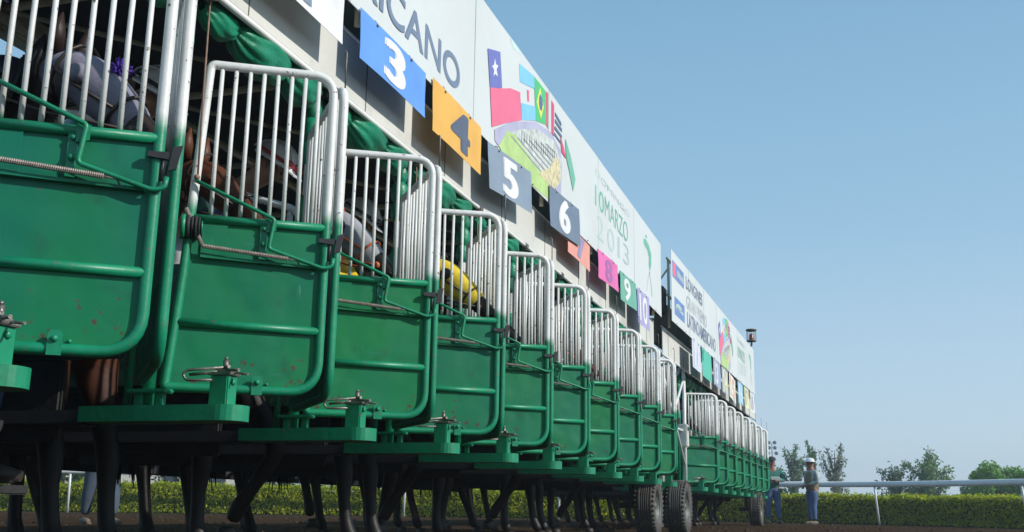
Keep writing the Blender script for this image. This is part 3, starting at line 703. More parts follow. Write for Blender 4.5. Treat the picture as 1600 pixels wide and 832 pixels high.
    for i in range(30):
        a = rnd.uniform(-1, 1); b = rnd.uniform(-1, 1)
        tail.tube([(-2.82, a*.02, 1.42), (-2.93+b*.02, a*.04, 1.28), (-2.95+b*.05, a*.08, .9), (-2.90+b*.09, a*.10+.02, .5+rnd.uniform(-.1, .15))], [.012, .018, .016, .003], 5)
    return body, hm, mane.mesh('mane'), tail.mesh('tail')
HM = [horse_meshes(i) for i in (3, 6, 11, 24, 37, 41)]
hv, he = chains([[(-.77, 0, 1.83, .088, .115), (-.70, 0, 1.895, .088, .10), (-.60, 0, 1.86, .094, .112), (-.50, 0, 1.77, .082, .106), (-.40, 0, 1.68, .066, .08), (-.335, 0, 1.615, .060, .066)]])
HOOD = skin(hv, he, 'hood', 2, 0)
def straps():
    b = MB()
    def ring(c, d, ry, rz, r=.007):
        c = Vector(c); d = Vector(d).normalized(); s = Vector((0, 1, 0)); u_ = d.cross(s)
        b.tube([c+s*math.cos(a)*ry+u_*math.sin(a)*rz for a in [2*math.pi*k/18 for k in range(18)]], r, 6, closed=True)
    ring((-.41, 0, 1.685), (.72, 0, -.7), .068, .086); ring((-.64, 0, 1.875), (.4, 0, -.2), .10, .115)
    for s in (-1, 1):
        b.tube([(-.41, s*.07, 1.69), (-.55, s*.095, 1.78), (-.68, s*.10, 1.88)], .007, 6)
        b.tube([(-.33, s*.055, 1.60), (-.6, s*.14, 1.66), (-.95, s*.13, 1.80)], .006, 6); b.ball((-.33, s*.058, 1.60), .02, 8, 5)
    return b.mesh('bridle')
BRIDLE = straps()
CUPS = [MB().ball((-.55, s*.098, 1.83), (.04, .03, .038), 12, 8).mesh('blinker') for s in (-1, 1)]
sc = MB(); 
vs = []; fs = []
for i in range(9):
    x = -1.95+.62*i/8
    for j in range(13):
        a = R(-78+156*j/12); vs.append((x, .31*math.sin(a), 1.26+.345*math.cos(a)+.012))
for i in range(8):
    for j in range(12): a = i*13+j; fs.append((a, a+1, a+14, a+13))
sc.add(vs, fs, True); CLOTH = sc.mesh('saddle_cloth')
sd_ = MB(); sd_.ball((-1.62, 0, 1.635), (.22, .12, .035), 14, 8)
SADDLE = sd_.mesh('saddle')

# ------------------------------------------------------------------ people
def hand(mb, c, d, up_, L=.17, curl=.5, side=1):
    """palm + four unequal bent fingers + side thumb; c wrist, d direction, up_ back of hand"""
    c = Vector(c); d = Vector(d).normalized(); u_ = (Vector(up_) - d*Vector(up_).dot(d)).normalized(); s = d.cross(u_)*side
    mb.ball(c+d*L*.27, 1, 10, 7, None) if False else None
    mb.tube([c, c+d*L*.12, c+d*L*.45], [.024, .032, .034], 8)
    for k, (o, l) in enumerate(((-.027, .40), (-.009, .46), (.009, .43), (.026, .34))):
        a = c+d*L*.42+s*o; b = a+(d*math.cos(curl*.5)-u_*math.sin(curl*.5))*L*l*.5; e = b+(d*math.cos(curl*1.6)-u_*math.sin(curl*1.6))*L*l*.5
        mb.tube([a, b, e], [.0095, .009, .007], 6)
    a = c+d*L*.10-s*.028; b = a+(d*.7-s*.7)*L*.2; e = b+(d*.9-u_*.5)*L*.16
    mb.tube([a, b, e], [.012, .011, .008], 6)
def face(mb, c, f, r):
    """nose, ears, brow, eyes and lips on a head centred at c facing f (unit, horizontal-ish)"""
    c = Vector(c); f = Vector(f).normalized(); s = Vector((0,0,1)).cross(f).normalized(); u_ = f.cross(s)
    mb.tube([c+f*r*.86+u_*r*.12, c+f*r*1.10-u_*r*.22, c+f*r*.9-u_*r*.28], [.010, .017, .012], 6)
    for q in (-1, 1):
        mb.ball(c+s*q*r*.80-u_*r*.05, (.012, .012, .028), 8, 6); mb.ball(c+f*r*.82+s*q*r*.34+u_*r*.10, .012, 8, 5)
    mb.tube([c+f*r*.84-s*r*.28-u_*r*.50, c+f*r*.94-u_*r*.52, c+f*r*.84+s*r*.28-u_*r*.50], [.006, .009, .006], 6)
    mb.tube([c+f*r*.80-s*r*.45+u_*r*.24, c+f*r*.92+u_*r*.26, c+f*r*.80+s*r*.45+u_*r*.24], [.008, .010, .008], 6)
SKIN = mat('skin', (.42, .22, .15, 1), .5, .12, 10); SKIN2 = mat('tanned_skin', (.30, .14, .09, 1), .5, .12, 10)
HELM = {'white': mat('white_helmet', (.80, .82, .84, 1), .3, .05), 'navy': mat('navy_helmet', (.02, .025, .06, 1), .35, .2), 'green': mat('green_helmet', (.02, .13, .07, 1), .35), 'red': mat('red_helmet', (.4, .03, .04, 1), .35), 'yellow': mat('yellow_cap', (.62, .5, .04, 1), .5)}
def jockey_meshes():
    sp = [[('hip', -1.60, 0, 1.83, .14, .13), (-1.46, 0, 1.93, .13, .11), ('ch', -1.27, 0, 2.06, .15, .12), ('nk', -1.10, 0, 2.16, .055), ('hd', -1.00, 0, 2.21, .078, .075), (-.925, 0, 2.28, .088, .095)]]
    for s in (-1, 1):
        sp.append(['ch', (-1.20, s*.17, 2.08, .062), (-1.10, s*.25, 1.90, .044), (-.98, s*.20, 1.80, .036), (-.86, s*.10, 1.80, .027)])
        sp.append(['hip', (-1.56, s*.14, 1.78, .10), (-1.22, s*.30, 1.62, .078), (-1.38, s*.33, 1.40, .058), (-1.50, s*.34, 1.22, .038), (-1.43, s*.34, 1.16, .042), (-1.33, s*.34, 1.15, .030)])
    vs, es = chains(sp); mb = into(MB(), skin(vs, es, 'person_body', 2, 0))
    for s in (-1, 1): hand(mb, (-.86, s*.10, 1.80), (1, -.3*s, -.1), (0, 0, 1), .15, 1.0, s)
    face(mb, (-.945, 0, 2.25), (1, 0, -.65), .098)
    body = mb.mesh('person_body')
    sp = [[('hip', -1.58, 0, 1.86, .145, .13), (-1.44, 0, 1.95, .14, .115), ('ch', -1.27, 0, 2.07, .162, .13), (-1.16, 0, 2.15, .075)]]
    for s in (-1, 1): sp.append(['ch', (-1.20, s*.17, 2.09, .074), (-1.10, s*.255, 1.90, .057), (-.98, s*.205, 1.80, .047), (-.90, s*.13, 1.80, .036)])
    vs, es = chains(sp); silks = skin(vs, es, 'silks', 2, 0)
    sp = [[('hip', -1.60, 0, 1.81, .15, .135), (-1.62, 0, 1.86, .14, .12)]]
    for s in (-1, 1): sp.append(['hip', (-1.55, s*.14, 1.78, .112), (-1.22, s*.305, 1.62, .088), (-1.38, s*.335, 1.40, .066), (-1.44, s*.337, 1.33, .058)])
    vs, es = chains(sp); br = skin(vs, es, 'breeches', 2, 0)
    bts = []
    for s in (-1, 1):
        bt = MB(); bts.append(bt); bt.tube([(-1.39, s*.335, 1.39), (-1.50, s*.34, 1.22), (-1.48, s*.34, 1.15)], [.066, .05, .048], 10); bt.tube([(-1.50, s*.34, 1.15), (-1.42, s*.34, 1.155), (-1.28, s*.34, 1.14)], [.045, .045, .028], 8)
    hl = MB(); C0 = Vector((-.995, 0, 2.385))
    vs = []; fs = []; seg = 24; rg = 9
    for i in range(rg+1):
        th = R(92)*i/rg
        for k in range(seg):
            a = 2*math.pi*k/seg; vs.append((C0.x+.128*math.sin(th)*math.cos(a), .112*math.sin(th)*math.sin(a), C0.z+.125*math.cos(th)-.02))
    for i in range(rg):
        for k in range(seg): k2 = (k+1) % seg; fs.append((i*seg+k, (i+1)*seg+k, (i+1)*seg+k2, i*seg+k2))
    hl.add(vs, fs, True); hl.tube([(C0.x+.127*math.cos(a), .111*math.sin(a), C0.z-.022) for a in [2*math.pi*k/24 for k in range(24)]], .011, 6, closed=True)
    hl.add([(C0.x+.11, -.075, C0.z-.02), (C0.x+.11, .075, C0.z-.02), (C0.x+.19, .05, C0.z-.035), (C0.x+.19, -.05, C0.z-.035), (C0.x+.11, -.075, C0.z-.03), (C0.x+.11, .075, C0.z-.03), (C0.x+.19, .05, C0.z-.043), (C0.x+.19, -.05, C0.z-.043)],
           [(0,3,2,1), (4,5,6,7), (2,3,7,6), (0,4,7,3), (1,2,6,5), (0,1,5,4)])
    gg = MB(); gg.tube([(C0.x+.128*math.cos(a), .118*math.sin(a), C0.z+.005) for a in [R(-150+300*k/20) for k in range(21)]], .012, 6)
    for s in (-1, 1): gg.ball((C0.x+.118, s*.04, C0.z+.005), (.022, .038, .026), 12, 7)
    PV = Vector((-.995, 0, 2.35)); RM = Matrix.Rotation(R(33), 3, 'Y')
    for q_ in (hl, gg): q_.v = [tuple(RM @ (Vector(v_)-PV) + PV + Vector((.06, 0, -.075))) for v_ in q_.v]
    rb_ = MB()
    for k_ in range(5):   # raised ribs over the shell
        yy_ = -.07+.035*k_
        pts_ = []
        for a_ in range(9):
            th_ = R(-80+20*a_); pts_.append(RM @ (Vector((.130*math.sin(th_), yy_, .127*math.cos(th_)*math.sqrt(max(.05, 1-(yy_/.112)**2))-.02)) + C0 - PV) + PV + Vector((.06, 0, -.075)))
        rb_.tube(pts_, .006, 5)
    hl.add(rb_.v, rb_.f, True)
    return body, silks, br, [q_.mesh('boot') for q_ in bts], hl.mesh('helmet'), gg.mesh('goggles')
JM = jockey_meshes()
def silk(name, c, c2):
    m, t, b = nodes(name); tc = N(t, 'ShaderNodeTexCoord'); n1 = N(t, 'ShaderNodeTexVoronoi', Scale=5.0); t.links.new(tc.outputs['Object'], n1.inputs['Vector'])
    t.links.new(ramp(t, n1.outputs[0], .44, .46, c, c2), b.inputs['Base Color']); b.inputs['Roughness'].default_value = .35; return m
SILKS = [silk('dark_green_silk', (.01, .075, .05, 1), (.015, .10, .06, 1)), silk('navy_silk', (.015, .02, .07, 1), (.5, .5, .5, 1)), silk('dark_blue_silk', (.02, .05, .16, 1), (.03, .22, .16, 1)),
         silk('teal_silk', (.02, .18, .22, 1), (.4, .05, .05, 1)), silk('maroon_silk', (.16, .015, .03, 1), (.2, .02, .04, 1)), silk('yellow_silk', (.75, .55, .03, 1), (.70, .48, .02, 1))]
HOODM = {'grey': mat('grey_hood', (.30, .31, .34, 1), .7, .15, 8, .2, 30), 'yellow': mat('yellow_hood', (.75, .55, .03, 1), .6, .12, 8, .3, 18), 'lilac': mat('grey_lilac_hood', (.20, .19, .25, 1), .7, .35, 5, .2, 30), 'black': mat('black_hood', (.015, .015, .02, 1), .6)}
LEATH = mat('dark_leather', (.03, .02, .015, 1), .5); ORANGE = mat('orange_strap', (.6, .12, .03, 1), .5); BRE = mat('white_breeches', (.6, .6, .6, 1), .6)
def obj_mat(o, m):
    o.material_slots[0].link = 'OBJECT'; o.material_slots[0].material = m
def slot(me, m=None):
    if not me.materials: me.materials.append(m or LEATH)
for ms in HM:
    for q in (ms[0], *ms[1], ms[2], ms[3]): slot(q)
for q in (HOOD, BRIDLE, *CUPS, CLOTH, SADDLE, *JM[:3], *JM[3], *JM[4:]): slot(q)
def put(name, me, m, parent):
    o = bpy.data.objects.new(name, me); col.objects.link(o); o.parent = parent; obj_mat(o, m); return o
HD = [  # coat, hood, bridle, label
 (2, 'lilac', LEATH, 'dark horse in a grey hood with a purple tuft, at the left edge'),
 (3, None, LEATH, 'bare-faced brown horse in the second stall from the left, behind white bars'),
 (0, 'grey', ORANGE, 'dark horse in a grey hood with orange and red straps, under the blue sign'),
 (2, 'yellow', LEATH, 'horse wearing a bright yellow hood with a dark eye opening'),
 (0, 'black', LEATH, 'black hooded horse in the stall right after the yellow hooded one'),
 (2, None, LEATH, 'dark bay horse in the sixth stall, mostly hidden behind white bars'),
 (3, None, ORANGE, 'reddish chestnut horse in the seventh stall of the near gate'),
 (0, None, LEATH, 'black horse in the eighth stall of the near gate'),
 (1, None, LEATH, 'brown horse in the ninth stall of the near gate'),
 (2, None, LEATH, 'dark bay horse in the last stall of the near gate'),
]
JD = [(0, 'navy', 'jockey in dark green with a navy helmet on the leftmost horse'),
 (2, 'white', 'jockey in dark blue with a silver-white helmet over the bare-faced brown horse'),
 (2, 'white', 'jockey with a white helmet and red goggle band over the grey hooded horse'),
 (5, 'white', 'jockey in yellow silks and a white helmet over the yellow hooded horse'),
 (3, 'navy', 'jockey in teal with a navy helmet and yellow goggles, over the black hooded horse'),
 (2, 'green', 'jockey with a green helmet in the sixth stall of the near gate'),
 (4, 'navy', 'jockey in maroon in the seventh stall of the near gate'),
 (1, 'white', 'jockey in spotted silks and white helmet in the eighth stall of the near gate'),
 (0, 'green', 'jockey in dark green in the ninth stall of the near gate'),
 (2, 'red', 'jockey with a red helmet in the last stall of the near gate')]
GOG = {'y': mat('yellow_goggles', (.6, .6, .03, 1), .3), 'r': mat('red_goggles', (.45, .04, .05, 1), .3), 'k': mat('smoke_goggles', (.03, .03, .03, 1), .15)}
PURPLE = mat('purple_tuft', (.07, .02, .30, 1), .8)
def add_horse(x, y, rz, ci, hood, bridle, label, vi, group, M0=None):
    h = empty('horse', (x, y, 0), rz); tag(h, label, 'horse', group)
    b, hf, mn, tl = HM[vi]
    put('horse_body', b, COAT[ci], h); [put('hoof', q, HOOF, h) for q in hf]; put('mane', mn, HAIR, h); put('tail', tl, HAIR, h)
    if hood:
        o = put('hood', HOOD, HOODM[hood], h); [put('blinker', q, HOODM['black'] if hood in ('yellow', 'grey') else HOODM[hood], o) for q in CUPS]
    put('bridle', BRIDLE, bridle, h); put('saddle_cloth', CLOTH, HOODM['grey'] if ci % 2 else BRE, h); put('saddle', SADDLE, LEATH, h)
    return h
def add_jockey(x, y, rz, si, hc, label, gog, group):
    p = empty('person', (x, y, 0), rz); tag(p, label, 'jockey', group)
    b, s, br, bt, hl, gg = JM
    put('body', b, SKIN, p); put('silks', s, SILKS[si], p); put('breeches', br, BRE, p); [put('boot', q, LEATH, p) for q in bt]; put('helmet', hl, HELM[hc], p); put('goggles', gg, GOG[gog], p)
    return p
gm = ['k', 'k', 'r', 'k', 'y', 'k', 'k', 'y', 'k', 'r']
for i in range(10):
    y = 2.35 + 1.15*i + .575 + rnd.uniform(-.03, .03); x = rnd.uniform(-.05, .03); rz = R(rnd.uniform(-1.5, 1.5))
    if i == 0: x = .02
    c, hd, bd, lb = HD[i]
    h = add_horse(x+[.12, -.10, .0, .19, .03, 0, .05, 0, 0, 0][i], y-.07, rz, c, hd, bd, lb, i % 6, 'horses loaded in the near gate')
    h.scale = (1, 1, [.955, .96, .985, .97, .98, .97, 1, .96, .99, .97][i])
    if i == 0:
        t = MB()
        for k in range(60):
            d = Vector((rnd.gauss(0, 1), rnd.gauss(0, 1), rnd.gauss(0, 1))).normalized(); t.tube([(-.46, 0, 1.87), Vector((-.46, 0, 1.87))+d*rnd.uniform(.035, .055)], [.009, .004], 4)
        t.build('tuft', PURPLE, h)
    s, hc, lb = JD[i]
    jo = add_jockey(x-.04+rnd.uniform(-.03, .03), y-.17, rz, s, hc, lb, gm[i], 'jockeys mounted in the near gate'); jo.scale = (1, 1, .965)
ordn = ['first', 'second', 'third', 'fourth', 'fifth', 'sixth', 'seventh', 'eighth']
for i in range(8):
    v = rotxy((0, 1.10*i+.55, 0), UNIT2_RZ); x, y = .022+v.x, 16.74+v.y
    add_horse(x-.05, y, UNIT2_RZ, (i*3+1) % 4, None, LEATH, 'dark horse in the %s stall of the far gate unit' % ordn[i], (i*5+1) % 6, 'horses loaded in the far gate')
    add_jockey(x-.05, y, UNIT2_RZ, (i*2) % 5, ['navy', 'white', 'green', 'red'][i % 4], 'jockey in the %s stall of the far gate unit' % ordn[i], 'k', 'jockeys mounted in the far gate')

# standing figures -------------------------------------------------
def fabric(name, c, **k): return mat(name, c, .85, .18, 9, .25, 40, **k)
JEAN = fabric('blue_denim', (.055, .11, .23, 1)); JEAN2 = fabric('faded_denim', (.06, .085, .12, 1)); SHOE = mat('dark_shoe', (.04, .03, .025, 1), .6); TSHOE = mat('tan_shoe', (.16, .12, .085, 1), .8)
def person(loc, rz, label, top, trousers, shoe, hat, stance, arms, extra=None, sk=SKIN, ht=1.0):
    p = empty('person', loc, rz); p.scale = (ht*1.16, ht*1.16, ht); tag(p, label, 'person')
    st = stance
    def legs(g, lo=.06):
        out = []
        for i, s in enumerate((-1, 1)):
            fx, fy = st[i]; kx = fx*.55 + .02
            out.append(['pel', (0, s*.085, .90, .085*g, .10*g), (kx, s*.10, .50, .058*g), (kx*.9+fx*.2, s*.105, .40, .058*g), (fx, s*fy, .10+lo*.3, .042*g)])
        return out
    sp = [[('pel', 0, 0, .95, .115, .145), (0, 0, 1.12, .10, .14), ('ch', 0, 0, 1.32, .115, .165), ('nk', .01, 0, 1.48, .052), (.015, 0, 1.56, .07), (.025, 0, 1.65, .082, .09), (.02, 0, 1.71, .06)]] + legs(1)
    for i, s in enumerate((-1, 1)):
        e, h = arms[i]; sp.append(['ch', (0, s*.185, 1.40, .055), (*e, .042), (*h, .028)])
    vs, es = chains(sp); mb = into(MB(), skin(vs, es, 'person_body', 2, 0))
    for i, s in enumerate((-1, 1)):
        e, h = Vector(arms[i][0]), Vector(arms[i][1]); hand(mb, h, h-e, (0, 0, 1), .17, .6, s)
    face(mb, (.02, 0, 1.63), (1, 0, 0), .098)
    mb.build('body', sk, p)
    sp = [[('a', 0, 0, .87, .145, .175), (0, 0, 1.10, .13, .17), ('ch', 0, 0, 1.32, .14, .19), (0, 0, 1.45, .075, .09)]]
    for i, s in enumerate((-1, 1)):
        e, h = Vector(arms[i][0]), Vector(arms[i][1]); hh = e.lerp(h, .85); sp.append(['ch', (0, s*.19, 1.40, .070), (*e, .056), (*hh, .044)])
    vs, es = chains(sp); link('jacket', skin(vs, es, 'jacket', 2, 0), top, p)
    vs, es = chains([[('pel', 0, 0, .95, .125, .155), (0, 0, 1.02, .12, .15)]] + legs(1.28)); link('trousers', skin(vs, es, 'trousers', 2, 0), trousers, p)
    for i, s in enumerate((-1, 1)):
        fx, fy = st[i]; q = MB(); q.tube([(fx-.07, s*fy, .045), (fx, s*fy, .055), (fx+.10, s*(fy+.01), .04), (fx+.18, s*(fy+.015), .03)], [.035, .045, .042, .022], 10); q.bbox((fx-.09, s*fy-.035, .001), (fx+.16, s*fy+.035, .018), .006); q.build('shoe', shoe, p)
    if hat:
        kind, hm = hat; q = MB(); q.lathe([(0, .104), (.03, .106), (.07, .095), (.10, .06), (.115, 0)], (.02, 0, 1.68), 'z', 20)
        if kind == 'cap': q.add([(.10, -.07, 1.70), (.10, .07, 1.70), (.23, .05, 1.68), (.23, -.05, 1.68), (.10, -.07, 1.685), (.10, .07, 1.685), (.23, .05, 1.668), (.23, -.05, 1.668)], [(0,3,2,1), (4,5,6,7), (2,3,7,6), (0,4,7,3), (1,2,6,5)])
        else: q.lathe([(.0, .10), (-.004, .15), (.006, .15), (.012, .10)], (.03, 0, 1.68), 'z', 20)
        q.build('hat', hm, p)
    if extra: extra(p)
    return p
def vest(p):
    vs, es = chains([[(0, 0, .86, .15, .18), (0, 0, 1.05, .145, .18), (0, 0, 1.22, .15, .195), (0, 0, 1.38, .14, .19), (0, 0, 1.45, .07, .1)]])
    link('vest', skin(vs, es, 'vest', 2, 0), fabric('khaki_vest', (.20, .17, .10, 1)), p)
    q = MB(); q.box((-.03, -.235, 1.12), (.02, -.195, 1.40)) if False else q.tube([(.02, -.19, 1.36), (.03, -.2, 1.2)], [.03, .03], 8); q.build('shoulder_patch', fabric('teal_patch', (.03, .28, .20, 1)), p)
person((.00, 29.3, 0), R(-70), 'man in green jacket, cap and jeans standing by the far end of the gate', fabric('green_jacket', (.035, .16, .13, 1)), JEAN, SHOE, ('cap', fabric('dark_cap', (.03, .035, .05, 1))),
       [(-.03, .12), (.06, .13)], [((.10, -.27, 1.16), (.30, -.08, 1.15)), ((.10, .27, 1.16), (.30, .06, 1.13))],
       lambda p: MB().bbox((.22, -.15, 1.10), (.36, .14, 1.24), .04).build('folded_cloth', fabric('pale_cloth', (.35, .45, .42, 1)), p), SKIN2, .98)
person((1.02, 29.3, 0), R(-140), 'man in white helmet, khaki vest and jeans, standing in front of the rail', fabric('pale_shirt', (.42, .46, .44, 1)), JEAN, TSHOE, ('hard', HELM['white']),
       [(-.02, .11), (.05, .12)], [((-.02, -.23, 1.13), (.16, -.09, 1.03)), ((.0, .23, 1.13), (.17, .06, 1.05))], vest, SKIN2, .96)
person((-7.45, 11.9, 0), R(-30), 'walking handler seen under the gate, only faded jeans and grey shirt showing', fabric('grey_shirt', (.30, .33, .34, 1)), JEAN2, TSHOE, ('cap', HELM['navy']),
       [(-.16, .09), (.18, .10)], [((-.05, -.27, 1.12), (.10, -.26, .88)), ((.05, .27, 1.12), (-.05, .26, .86))])
# assistant in the first stall, standing on a step of the gate
person((-1.18, 3.20, .36), R(20), 'stall handler with a navy helmet beside the leftmost horse', fabric('dark_vest', (.02, .025, .035, 1)), JEAN, SHOE, ('cap', HELM['navy']),
       [(-.03, .07), (.03, .07)], [((.10, -.20, 1.16), (.30, -.16, 1.22)), ((.10, .20, 1.16), (.30, .10, 1.2))], None, SKIN2, .96)
MB().bbox((-1.5, .68, .32), (-.95, 1.02, .355), .005).tube([(-1.2, .98, .34), (-1.2, 1.1, .61)], .015, 6).build('step_plate', MT['rubber'], g1)

# ------------------------------------------------------------------ ground
def ground_mat():
    m, t, b = nodes('dark_track_dirt'); tc = N(t, 'ShaderNodeTexCoord')
    n1 = N(t, 'ShaderNodeTexNoise', Scale=1.2, Detail=10.0, Roughness=.7); t.links.new(tc.outputs['Object'], n1.inputs['Vector'])
    n2 = N(t, 'ShaderNodeTexNoise', Scale=14.0, Detail=8.0, Roughness=.75); t.links.new(tc.outputs['Object'], n2.inputs['Vector'])
    a = ramp(t, n1.outputs[0], .35, .7, (.034, .021, .012, 1), (.080, .051, .031, 1)); b2 = ramp(t, n2.outputs[0], .3, .7, (.028, .017, .010, 1), (.10, .064, .037, 1))
    t.links.new(mixc(t, .5, a, b2), b.inputs['Base Color']); b.inputs['Roughness'].default_value = 1; b.inputs['Specular IOR Level'].default_value = 0
    bp = N(t, 'ShaderNodeBump', Strength=.9, Distance=.05); t.links.new(n2.outputs[0], bp.inputs['Height']); t.links.new(bp.outputs[0], b.inputs['Normal'])
    return m
me = MB(); S = 420
me.add([(-S, -S, 0), (S, -S, 0), (S, S, 0), (-S, S, 0)], [(0,1,2,3)])
tag(me.build('ground', ground_mat()), kind='structure')
cl = MB(); r6 = random.Random(31)
for i in range(3800):
    x = r6.uniform(-14, 9); y = 5 + 26*r6.random()**1.3; q = r6.uniform(.008, .03)*(1+r6.random()**6*1.2); o_ = len(cl.v)
    for dx, dy, dz in ((-1, -.2, 0), (.1, -1, 0), (1, .3, 0), (-.1, .9, 0), (r6.uniform(-.4, .4), r6.uniform(-.4, .4), r6.uniform(.5, 1)), ): cl.v.append((x+dx*q*r6.uniform(.6, 1.3), y+dy*q*r6.uniform(.6, 1.3), .001+dz*q))
    for f_ in ((0, 1, 4), (1, 2, 4), (2, 3, 4), (3, 0, 4)): cl.f.append(tuple(o_+k for k in f_)); cl.sm.append(False)
tag(cl.build('dirt_clods', mat('clod_dirt', (.055, .036, .022, 1), 1, .4, 3, spec=0)), kind='stuff')
# railing line (x,y)
RL = [(-30, 18.5), (-24, 20.5), (-18.2, 22.9), (-13.5, 26.0), (-8.5, 28.9), (-3.5, 30.8), (.5, 31.0), (3.0, 30.2), (5.6, 27.6), (8.2, 24.2), (10.5, 20.5)]
def catmull(P, n=8):
    P = [Vector((*p, 0)) for p in P]; o = []
    for i in range(len(P)-1):
        a, b, c, d = P[max(0, i-1)], P[i], P[i+1], P[min(len(P)-1, i+2)]
        for k in range(n):
            t = k/n; o.append(.5*((2*b)+(c-a)*t+(2*a-5*b+4*c-d)*t*t+(3*b-a-3*c+d)*t**3))
    return o+[P[-1]]
CR = catmull(RL)
def off(C_, d):
    o = []
    for i, p in enumerate(C_):
        t = (C_[min(i+1, len(C_)-1)]-C_[max(i-1, 0)]).normalized(); n = Vector((-t.y, t.x, 0)); o.append(p+n*d)
    return o
def along(C_, d):
    """points every d metres with tangent"""
    o = []; acc = 0; nxt = 0
    for i in range(len(C_)-1):
        L = (C_[i+1]-C_[i]).length
        while nxt <= acc+L: t = (nxt-acc)/L; o.append((C_[i].lerp(C_[i+1], t), (C_[i+1]-C_[i]).normalized())); nxt += d
        acc += L
    return o
# grass verge
gv = MB(); a = off(CR, .15); b = off(CR, 60)
gv.add([(p.x, p.y, .004) for p in a]+[(p.x, p.y, .004) for p in off(CR, 3.2)], [(i, i+1, len(a)+i+1, len(a)+i) for i in range(len(a)-1)])
gv.build('verge', mat('verge_grass', (.045, .055, .02, 1), .95, .5, 3, .5, 30, dirt=(.09, .07, .045, 1), dscale=2)); tag(bpy.data.objects['verge'], kind='structure')
RAILW = mat('rail_white', (.72, .73, .74, 1), .4, .05, 3, dirt=(.5, .5, .48, 1), dscale=6)
rr = empty('running_rail', tuple(CR[0])); tag(rr, 'white running rail curving round the track in front of the hedge', 'rail')
o0 = CR[0]
rb = MB(); cs = off(CR, 0)
for i in range(len(cs)-1): pass
prof = [(-.03, 1.00), (.03, 1.00), (.045, 1.06), (.04, 1.13), (.0, 1.15), (-.04, 1.13), (-.045, 1.06)]
vs = []; fs = []
for i, p in enumerate(cs):
    t = (cs[min(i+1, len(cs)-1)]-cs[max(i-1, 0)]).normalized(); n = Vector((-t.y, t.x, 0))
    for q, z in prof: vs.append(p-o0+n*q+Vector((0, 0, z)))
for i in range(len(cs)-1):
    for k in range(7): k2 = (k+1) % 7; fs.append((i*7+k, (i+1)*7+k, (i+1)*7+k2, i*7+k2))
rb.add(vs, fs, True).build('rail_beam', RAILW, rr)
post_me = None
for j, (p, t) in enumerate(along(CR, 4.45)):
    n = Vector((-t.y, t.x, 0))
    if post_me is None: post_me = MB().tube([(0, .14, 0), (0, .05, .6), (0, .0, 1.02)], [.032, .030, .028], 10).mesh('rail_post')
    o = link('rail_post', post_me, RAILW, rr, tuple(p-o0)); o.rotation_euler = (0, 0, math.atan2(t.y, t.x))

# ------------------------------------------------------------------ foliage
def leaf_mat(name, c, c2, tr=.25):
    m, t, b = nodes(name); g = N(t, 'ShaderNodeObjectInfo'); at_ = N(t, 'ShaderNodeNewGeometry')
    cc = ramp(t, at_.outputs['Random Per Island'], 0, 1, c, c2); t.links.new(cc, b.inputs['Base Color']); b.inputs['Roughness'].default_value = .55; b.inputs['Specular IOR Level'].default_value = .3
    tb = N(t, 'ShaderNodeBsdfTranslucent'); t.links.new(cc, tb.inputs[0]); mx = N(t, 'ShaderNodeMixShader'); mx.inputs[0].default_value = tr
    out_ = t.nodes['Material Output']; t.links.new(b.outputs[0], mx.inputs[1]); t.links.new(tb.outputs[0], mx.inputs[2]); t.links.new(mx.outputs[0], out_.inputs[0]); return m
def leaf(mb, c, s, r):
    a = Vector((r.gauss(0, 1), r.gauss(0, 1), r.gauss(0, 1))).normalized(); b = a.cross(Vector((r.gauss(0, 1), r.gauss(0, 1), r.gauss(0, 1)))).normalized()
    o = len(mb.v); c = Vector(c)
    mb.v += [tuple(c-a*s), tuple(c+b*s*.45), tuple(c+a*s), tuple(c-b*s*.45)]; mb.f.append((o, o+1, o+2, o+3)); mb.sm.append(False)
HEDGE = leaf_mat('hedge_leaves', (.17, .25, .010, 1), (.62, .64, .04, 1), .55)
hc = off(CR, 1.15); core = MB(); vs = []; fs = []
for i, p in enumerate(hc):
    t = (hc[min(i+1, len(hc)-1)]-hc[max(i-1, 0)]).normalized(); n = Vector((-t.y, t.x, 0))
    for q, z in ((-.26, 0), (-.29, .68), (.29, .68), (.26, 0)): vs.append(p-o0+n*q+Vector((0, 0, z)))
for i in range(len(hc)-1):
    for k in range(3): fs.append((i*4+k, (i+1)*4+k, (i+1)*4+k+1, i*4+k+1))
fs += [(0, 1, 2, 3), tuple(len(vs)-4+k for k in (3, 2, 1, 0))]
hd = empty('hedge', tuple(o0)); tag(hd, 'clipped yellow-green hedge running behind the white rail', 'hedge')
core.add(vs, fs).build('branches', mat('hedge_inside', (.03, .045, .010, 1), 1, spec=0), hd)
lv = MB(); r4 = random.Random(9)
pts = along(hc, .02)
for j in range(110000):
    p, t = pts[r4.randrange(len(pts))]; n = Vector((-t.y, t.x, 0)); f = r4.random()
    top = .79+.07*noise.noise((p.x*.7, p.y*.7, 0))+.06*noise.noise((p.x*3, p.y*3, 3))
    bul = .38+.10*noise.noise((p.x*1.5, p.y*1.5, 8))
    if f < .6: q = -bul+r4.gauss(0, .05); z = r4.uniform(.03, top)
    elif f < .95: q = r4.uniform(-bul, bul); z = top-abs(r4.gauss(0, .07))
    else: q = r4.uniform(-bul, bul); z = top+abs(r4.gauss(0, .035))
    leaf(lv, p-o0+n*q+Vector((0, 0, z)), r4.uniform(.028, .055), r4)
lv.build('foliage', HEDGE, hd)

